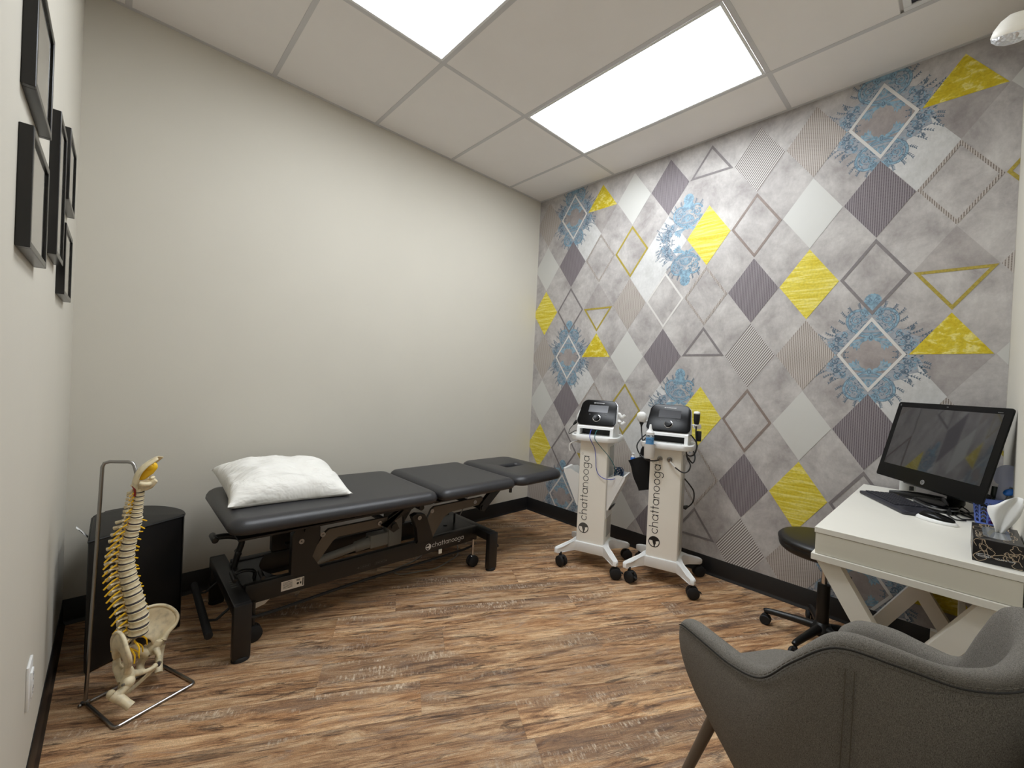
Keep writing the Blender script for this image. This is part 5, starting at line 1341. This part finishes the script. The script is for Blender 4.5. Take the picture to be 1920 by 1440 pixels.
# ---- cables behind the keyboard
for k, (pts, lab) in enumerate((
    ([(-.26, -2.80, .78), (-.33, -2.84, .765), (-.42, -2.80, .765), (-.50, -2.82, .764), (-.46, -2.85, .764), (-.38, -2.84, .764), (-.33, -2.80, .764), (-.42, -2.775, .764), (-.53, -2.80, .764), (-.52, -2.83, .764)], 'black cable tangled on the desk between keyboard and pen cup'),
    ([(-.20, -2.86, .90), (-.26, -2.88, .86), (-.30, -2.88, .80), (-.36, -2.87, .772), (-.44, -2.86, .764), (-.40, -2.82, .764), (-.34, -2.86, .768)], 'black cable hanging in a loop under the computer screen'))):
    tag(MB().tube(pts, .0026, 8, smooth=6).obj('computer_cable', M['black']), lab, 'cable')
tag(MB().tube([(-.60, -2.90, .648), (-.64, -2.915, .60), (-.62, -2.92, .48), (-.68, -2.91, .36), (-.66, -2.88, .20), (-.62, -2.86, .03), (-.5, -2.86, .006)], .004, 8, smooth=6).obj('desk_cable', M['black']), 'black cable hanging down under the desk', 'cable')

# ---- white bottle behind the computer
bt = thing('pill_bottle', 'white plastic bottle with barcode label behind the computer screen', 'bottle', (-.098, -2.640, ZD))
mb = MB(); mb.lathe([(0, 0), (.028, 0), (.030, .003), (.030, .075), (.026, .085), (.020, .088), (.020, .092), (0, .092)]); mb.obj('bottle_body', M['white'], bt)
mb = MB(); mb.lathe([(0, .090), (.0225, .090), (.0225, .110), (.021, .112), (0, .112)]); mb.obj('bottle_cap', M['white'], bt)
mb = MB()
for k in range(11):
    a = math.radians(196+k*3.1); mb.box((.0302*math.cos(a), .0302*math.sin(a), .030), (.0006, (.0008, .0012, .0007)[k % 3], .020), rot=Matrix.Rotation(a, 3, 'Z'))
mb.obj('barcode', M['ink'], bt, smooth=0)
mb = MB()
for k in range(10):
    a = math.radians(190+k*5); mb.box((.0302*math.cos(a), .0302*math.sin(a), .0555+.002*math.sin(k)), (.0006, .003, .008), rot=Matrix.Rotation(a, 3, 'Z'))
mb.obj('green_label_band', simple('green_print', (70, 140, 50), .5), bt, smooth=0)

# ---- pen cup: blue lattice basket
CX, CY = -.505, -2.883
pcup = thing('pen_cup', 'blue plastic lattice pen cup behind the tissue box', 'pen cup', (CX, CY, ZD))
BL = simple('periwinkle_plastic', (92, 116, 196), .4, var=.03)
def cupr(z): return .029+.010*z/.10
mb = MB(); mb.lathe([(0, 0), (.029, 0), (.030, .004), (.030, .012), (.027, .012), (.026, .004), (0, .004)]); mb.obj('cup_bottom', BL, pcup)
mb = MB(); mb.lathe([(cupr(.088), .086), (cupr(.1)+.0005, .100), (cupr(.1)+.003, .101), (cupr(.1)+.001, .103), (cupr(.1)-.002, .102), (cupr(.088)-.002, .086)]); mb.obj('cup_rim', BL, pcup)
for k in range(10):
    a = 2*PI*k/10; mb = MB()
    mb.tube([(cupr(z)*math.cos(a), cupr(z)*math.sin(a), z) for z in (.010, .05, .088)], .0028, 6)
    for z in (.020, .034, .048, .062, .076):
        for s in (-1, 1): mb.tube([(cupr(z)*math.cos(a), cupr(z)*math.sin(a), z), (cupr(z+.01)*math.cos(a+s*PI/10), cupr(z+.01)*math.sin(a+s*PI/10), z+.011)], .0018, 5)
    mb.obj('lattice_rib', BL, pcup, smooth=50)
def pen(name, lab, base, top, r, mat, capmat, cat='pen', cap=.3):
    b0, t0 = Vector(base), Vector(top); o = thing(name, lab, cat, b0); d = t0-b0
    MB().cyl((0, 0, 0), d*(1-cap), r*.92, seg=12, bev=.0006).obj('barrel', mat, o)
    MB().cyl(d*(1-cap), d, r, seg=12, bev=.001).obj('cap', capmat, o); return o
GM = simple('grey_marker', (112, 110, 104), .4)
pen('marker', 'grey marker pen standing on the left in the blue pen cup', (CX-.004, CY+.004, ZD+.006), (CX+.002, CY+.010, ZD+.150), .0068, GM, GM)
pen('marker', 'dark green marker leaning in the blue pen cup', (CX+.006, CY-.002, ZD+.006), (CX+.004, CY-.015, ZD+.146), .0075, simple('dark_green_marker', (40, 48, 40), .4), simple('dark_green_marker_cap', (30, 38, 32), .4))
pen('highlighter', 'purple pen low inside the blue pen cup', (CX-.012, CY-.006, ZD+.006), (CX-.020, CY+.002, ZD+.095), .006, simple('purple_plastic', (120, 70, 170), .4), M['white'])
pen('highlighter', 'red and white pen low inside the blue pen cup', (CX-.008, CY-.016, ZD+.006), (CX-.018, CY-.020, ZD+.090), .006, simple('red_plastic', (215, 80, 90), .4), M['white'])
# clear goniometer
gn = thing('goniometer', 'clear bluish plastic goniometer standing tall in the blue pen cup', 'goniometer', (CX-.004, CY-.010, ZD+.006))
clearp = simple('clear_bluish_plastic', (196, 202, 232), .12, trans=.1, var=0, alpha=.55)
gu = (Vector((-.500, -2.935, .995))-Vector((CX-.004, CY-.010, ZD+.006))).normalized(); gv = Vector((-.35, -.94, 0)); gv = (gv-gu*gv.dot(gu)).normalized(); gw = gu.cross(gv)
gf = ((0, 0, 0), gu, gv, gw)
mb = MB(); mb.prism([(0, -.014), (.150, -.014)]+arcpts(.185, 0, .042, .036, 215, 505, 26)+[(.150, .014), (0, .014)], -.001, .001, gf); mb.obj('clear_arm', clearp, gn, smooth=0)
mb = MB(); mb.nr = 1
for r_ in (.030, .018): ribbon(mb, arc(.185, 0, r_, 0, 360, 28), .0014, gf, .0014)
for k in range(24):
    a = 2*PI*k/24; ribbon(mb, [(.185+.024*math.cos(a), .024*math.sin(a)), (.185+.029*math.cos(a), .029*math.sin(a))], .0009, gf, .0014)
for k in range(18): ribbon(mb, [(.03+k*.006, -.014), (.03+k*.006, -.009-(.003 if k % 5 == 0 else 0))], .0007, gf, .0014)
ribbon(mb, [(.165, -.006), (.205, .004)], .0014, gf, .0014)
mb.obj('dial_markings', simple('violet_print', (86, 84, 150), .5), gn, smooth=0)
# reflex-hammer like tool with blue ends
bh2 = thing('blue_tipped_tool', 'blue oval tipped tool with thin metal handle leaning in the pen cup', 'tool', (CX+.008, CY-.018, ZD+.006))
p0 = Vector((CX+.008, CY-.018, ZD+.006)); p1 = Vector((-.512, -2.9295, .885))
MB().tube([(0, 0, 0), tuple((p1-p0)*.6), tuple(p1-p0)], .0018, 8).obj('handle', M['steel'], bh2)
MB().ball(p1-p0+Vector((0, -.003, .008)), (.010, .017, .012), 18, rot=rot('X', -35)).obj('oval_tip', M['blue'], bh2)

# ---- tissue box
TX0, TX1, TY0, TY1, TH = -1.056, -.836, -2.934, -2.838, .066
tb = thing('tissue_box', 'black tissue box with thin cream line drawing on the near end of the desk', 'tissue box', ((TX0+TX1)/2, (TY0+TY1)/2, ZD))
bm_ = simple('black_card', (22, 19, 19), .35, var=.05)
lx, ly = (TX1-TX0)/2, (TY1-TY0)/2
MB().box((0, 0, TH/2), (2*lx, 2*ly, TH), .0012, 1).obj('carton', bm_, tb, smooth=0)
MB().prism([(a, b_) for a, b_ in rrect(.15, .055, .027, 8)], TH, TH+.0006).obj('opening_film', simple('film_grey', (120, 124, 128), .12, coat=.5), tb, smooth=0)
line_m = simple('cream_line', (196, 176, 150), .5, var=.02)
rd = random.Random(21); mb = MB(); mb.nr = 1
FA = ((-lx, ly, 0), (0, -1, 0), (0, 0, 1), (-1, 0, 0)); FT = ((-lx, ly, TH), (0, -1, 0), (1, 0, 0), (0, 0, 1)); FS = ((-lx, ly, 0), (1, 0, 0), (0, 0, 1), (0, 1, 0))
def wander(fr, w_, h_, n):
    for _ in range(n):
        cx, cy = rd.uniform(.1, .9)*w_, rd.uniform(.12, .88)*h_; rx, ry = rd.uniform(.05, .16)*w_, rd.uniform(.08, .2)*h_; ph = rd.uniform(0, 6)
        pts = [Vector((min(w_-.002, max(.002, cx+rx*(1+.35*math.sin(3*a+ph))*math.cos(a))), min(h_-.002, max(.002, cy+ry*(1+.4*math.cos(2*a+ph))*math.sin(a))), 0)) for a in [2*PI*k/9 for k in range(rd.choice((7, 9, 10)))]]
        pts = catmull(pts, 4); ribbon(mb, [(p.x, p.y) for p in pts], .0012, fr, .0005)
wander(FA, 2*ly, TH, 13); wander(FT, 2*ly, 2*lx, 18); wander(FS, 2*lx, TH, 12)
mb.obj('line_drawing', line_m, tb, smooth=0)
mb = MB(); mb.nr = 1
ribbon(mb, [(.018+.014*math.cos(a)*1.0+.004, .020+.0045*math.sin(a)) for a in [2*PI*k/20 for k in range(21)]], .0008, FA, .0008)
mb.obj('label_oval', M['ink_white'], tb, smooth=0)
plain_text('carton_text', 'Scotties', .0066, M['ink_white'], tb, Matrix.Translation((-lx-.0012, ly-.011, .0178)) @ Matrix(((0, 0, -1), (-1, 0, 0), (0, 1, 0))).to_4x4())
plain_text('carton_text', 'HOUSE & HOME', .0052, M['ink_white'], tb, Matrix.Translation((-lx-.0012, ly-.044, .0170)) @ Matrix(((0, 0, -1), (-1, 0, 0), (0, 1, 0))).to_4x4())
# standing tissue
rows = []
for k in range(13):
    u = k/12; wv = .009+.026*math.sin(PI*min(1, u*1.15)*.62)**1.3*(1 if u < .75 else 1-(u-.75)*1.9); z = TH+.0+.112*u
    row = []
    for j in range(15):
        v = j/14*2-1
        row.append((.020+.006*math.sin(v*5+u*4)-.010*u+.012*v*u*math.sin(u*3), -.008-.020*u**2*1.1+wv*v*1.0-.004*math.sin(u*6), z+.010*v*v*(-1 if u > .8 else .3)*u-.012*u*v))
    rows.append(row)
ts = tag(MB().grid(rows).obj('tissue', M['white'], smooth=80, solid=.0012, sub=1), 'white tissue pulled up out of the black box', 'tissue')
ts.location = tb.location

# ================================================================ STOOL
st = thing('stool', 'round black padded stool on a castor base beside the desk', 'stool', (-.335, -2.375, 0))
mb = MB(); mb.lathe([(0, .440), (.150, .440), (.182, .446), (.194, .458), (.198, .475), (.196, .484), (.200, .488), (.201, .498), (.192, .508), (.160, .5135), (0, .515)], seg=48); mb.obj('seat', M['black_vinyl'], st, smooth=50)
mb = MB(); mb.box((0, 0, .432), (.17, .17, .012), .002, 1).cyl((0, 0, .38), (0, 0, .43), .026, seg=20); mb.tube([(0, .0, .425), (-.08, -.06, .420), (-.15, -.12, .412)], .005, 8); mb.obj('seat_plate', M['black_steel'], st, smooth=30)
mb = MB(); mb.cyl((0, 0, .28), (0, 0, .40), .0135, seg=20); mb.obj('gas_lift', M['chrome'], st)
mb = MB(); mb.cyl((0, 0, .07), (0, 0, .295), .0265, seg=24, bev=.003); mb.obj('lift_sleeve', M['black'], st, smooth=40)
mb = MB(); mb.lathe([(0, .055), (.045, .055), (.050, .075), (.034, .105), (.027, .112), (0, .112)]); mb.obj('hub', M['black'], st)
for k in range(5):
    a = math.radians(94+72*k); d = Vector((math.cos(a), math.sin(a), 0))
    mb = MB(); mb.tube([tuple(d*.02+Vector((0, 0, .085))), tuple(d*.12+Vector((0, 0, .080))), tuple(d*.225+Vector((0, 0, .072))), tuple(d*.245+Vector((0, 0, .066)))], 1, 12, smooth=4, radii=[.020, .017, .014, .012]); g = mb.obj('base_arm', M['black'], st, smooth=50)
    mb = MB(); c0 = d*.240+Vector((0, 0, .025)); pr_ = Vector((-d.y, d.x, 0))
    for s in (-1, 1): mb.lathe([(0, -.008), (.021, -.008), (.025, -.004), (.025, .004), (.021, .008), (0, .008)], c=c0+pr_*s*.012, axis=pr_, seg=20)
    mb.box(c0+Vector((0, 0, .018)), (.02, .02, .030), .004, 1, rot=Matrix.Rotation(a, 3, 'Z')); mb.obj('caster', M['rubber'], g, smooth=40)

# ================================================================ ARMCHAIR
CHP, CHA = (-1.660, -2.632), -29.4
ch = thing('armchair', 'grey upholstered tub armchair seen from behind in the foreground', 'armchair', (*CHP, 0), math.radians(CHA))
plan = [(-.244, .235, .606), (-.264, .190, .634), (-.280, .09, .652), (-.288, .0, .664), (-.288, -.075, .690), (-.278, -.13, .755), (-.250, -.185, .812), (-.195, -.245, .812), (-.11, -.278, .790), (0, -.290, .782)]
plan = plan+[(-p[0]*.97, p[1]*.97 if p[1] < 0 else p[1]*.74, p[2]-(.022 if p[1] > .05 else .034 if p[1] > -.03 else .046 if p[1] > -.1 else .02 if p[1] > -.15 else 0)) for p in plan[-2::-1]]
PL = catmull([Vector(p) for p in plan], 4)
cols = []
for i, p in enumerate(PL):
    f = i/(len(PL)-1)
    tng = (PL[min(i+1, len(PL)-1)]-PL[max(i-1, 0)]); tng.z = 0; tng.normalize(); nout = Vector((-tng.y, tng.x, 0))
    if nout.dot(Vector((p.x, p.y, 0))) < 0: nout = -nout
    th = .052
    c = Vector((p.x, p.y, 0)); top = p.z
    ctr = Vector((0, -.01, 0)); zb = .30
    fr_ = max(0, (p.y-.02)/.19)                     # front ends rise towards the seat front
    col = []
    def P3(xy, z): return (xy.x, xy.y, z)
    sc1 = ctr+(c-ctr)*.60
    zlow = zb+.06*fr_
    # outer face from bottom to rim
    for u, s_ in ((0, .62), (.10, .72), (.28, .85), (.5, .94), (.75, .99), (.93, 1.0)):
        z = zlow+(top-.012-zlow)*u; q = ctr+(c-ctr)*(s_-.30*(1-s_)*max(0, min(1, -p.y/.2))); col.append(P3(q, z))
    col.append(P3(c-nout*.004, top-.004)); col.append(P3(c-nout*th*.35, top+.004)); col.append(P3(c-nout*th*.75, top-.001)); col.append(P3(c-nout*th, top-.018))
    for u, s_ in ((.75, .985), (.45, .95), (.2, .86), (.08, .72), (.05, .55)):
        z = max(.36, zlow+.06+(top-zlow-.06)*u); q = ctr+((c-nout*th)-ctr)*s_; col.append(P3(q, z))
    cols.append(col)
def endcap(col, fy, dz, k):
    v = [Vector(q) for q in col]; cen = sum(v, Vector())/len(v)
    return [tuple(q.lerp(cen, k)+Vector((0, fy, dz))) for q in v]
cols = [endcap(cols[0], .020, -.004, .45), endcap(cols[0], .014, -.002, .16)]+cols+[endcap(cols[-1], .014, -.002, .16), endcap(cols[-1], .020, -.004, .45)]
mb = MB(); mb.grid(cols, closed_v=True, caps=True); mb.obj('shell', M['fabric'], ch, smooth=80, sub=1)
# seat cushion
rows = []
o = rrect(.42, .48, .13, 8)
for s_, z in ((.80, .385), (.92, .395), (.97, .425), (.98, .455), (.92, .474), (.6, .483)): rows.append([(.012+a*s_, .048+b_*s_, z) for a, b_ in o])
mb = MB(); mb.grid(rows, closed_v=True, caps=True); mb.obj('seat_cushion', M['fabric'], ch, smooth=70, sub=1)
mb = MB(); rows = []
o = rrect(.34, .34, .10, 8)
for s_, z in ((.82, .285), (.93, .293), (1.0, .33), (1.02, .38)): rows.append([(a*s_, .0+b_*s_, z) for a, b_ in o])
mb.grid(rows, closed_v=True, caps=True); mb.obj('underside', M['fabric'], ch, smooth=60, sub=1)
# seams: dark groove line and twin stitching below the rim
def rimline(dz, dn, step=1):
    out = []
    for i, p in enumerate(PL):
        tng = (PL[min(i+1, len(PL)-1)]-PL[max(i-1, 0)]); tng.z = 0; tng.normalize(); nout = Vector((-tng.y, tng.x, 0))
        if nout.dot(Vector((p.x, p.y, 0))) < 0: nout = -nout
        out.append(Vector((p.x, p.y, p.z+dz))+nout*dn)
    return out[2:-2]
MB().tube(rimline(-.016, .0005), .0016, 6, smooth=2).obj('rim_seam', M['seam'], ch)
sl_ = catmull(rimline(-.010, .0008), 5); mb = MB()
for k in range(0, len(sl_)-3, 3): mb.tube([sl_[k], sl_[k+2]], .0008, 5)
sl_ = catmull(rimline(-.0225, .0012), 5)
for k in range(0, len(sl_)-3, 3): mb.tube([sl_[k], sl_[k+2]], .0007, 5)
o = mb.obj('stitching', M['thread'], ch); o['kind'] = 'stuff'
# vertical seams at the back corners
for sgn in (-1, 1):
    idx = min(range(len(cols)), key=lambda i: (Vector(cols[i][5][:2])-Vector((sgn*.240, -.200))).length)
    for dd in (-.006, .006):
        pts = []
        for r_ in (5, 4, 3, 2, 1):
            v = Vector(cols[idx][r_]); cen = Vector((0, -.01, v.z)); n_ = (v-cen).normalized(); tg_ = Vector((-n_.y, n_.x, 0)); pts.append(v+n_*.0015+tg_*dd)
        MB().tube(pts, .0009, 6, smooth=5).obj('vertical_seam', M['thread'], ch)
for sx, sy in ((-1, 1), (1, 1), (-1, -1), (1, -1)):
    MB().cyl((sx*.178, .005+sy*.165 if sy > 0 else -.13, .385), (sx*(.248 if sy > 0 else .20), .282 if sy > 0 else -.19, .0), .0145, r2=.0095, seg=16).obj('leg', M['leg_metal'], ch)

# ================================================================ EMERGENCY LIGHT
el = thing('emergency_light', 'white emergency lamp head high on the wall at the top right corner', 'emergency light', (-.875, -2.868, 2.352))
ax = Vector((.42, .12, -1)).normalized()
mb = MB(); mb.lathe([(.048, 0), (.050, .004), (.046, .022), (.034, .042), (.018, .054), (0, .057)], axis=-ax, seg=36); mb.obj('lamp_shroud', M['ivory'], el, smooth=60)
m, nt, b = newmat('faceted_reflector'); b.inputs['Metallic'].default_value = .6; b.inputs['Roughness'].default_value = .3; b.inputs['Base Color'].default_value = (.8, .82, .85, 1)
v_ = nd(nt, 'ShaderNodeTexVoronoi', i_Scale=120.0); nt.links.new(mapped(nt), v_.inputs['Vector']); bp = nd(nt, 'ShaderNodeBump', i_Strength=1.0, i_Distance=.004); nt.links.new(v_.outputs['Distance'], bp.inputs['Height']); nt.links.new(bp.outputs[0], b.inputs['Normal'])
mb = MB(); mb.lathe([(.0485, 0), (.046, .008), (.034, .018), (.018, .024), (0, .026)], axis=ax, seg=36); mb.obj('lens', m, el, smooth=60)
mb = MB(); mb.cyl((0, -.012, .03), (.02, -.058, .045), .012, seg=14); mb.box((.05, -.052, .05), (.14, .020, .09), .006, 2); mb.obj('mounting_arm', M['ivory'], el, smooth=40)

# ---- black stitch-free mat: nothing else; finish
bpy.context.view_layer.update()
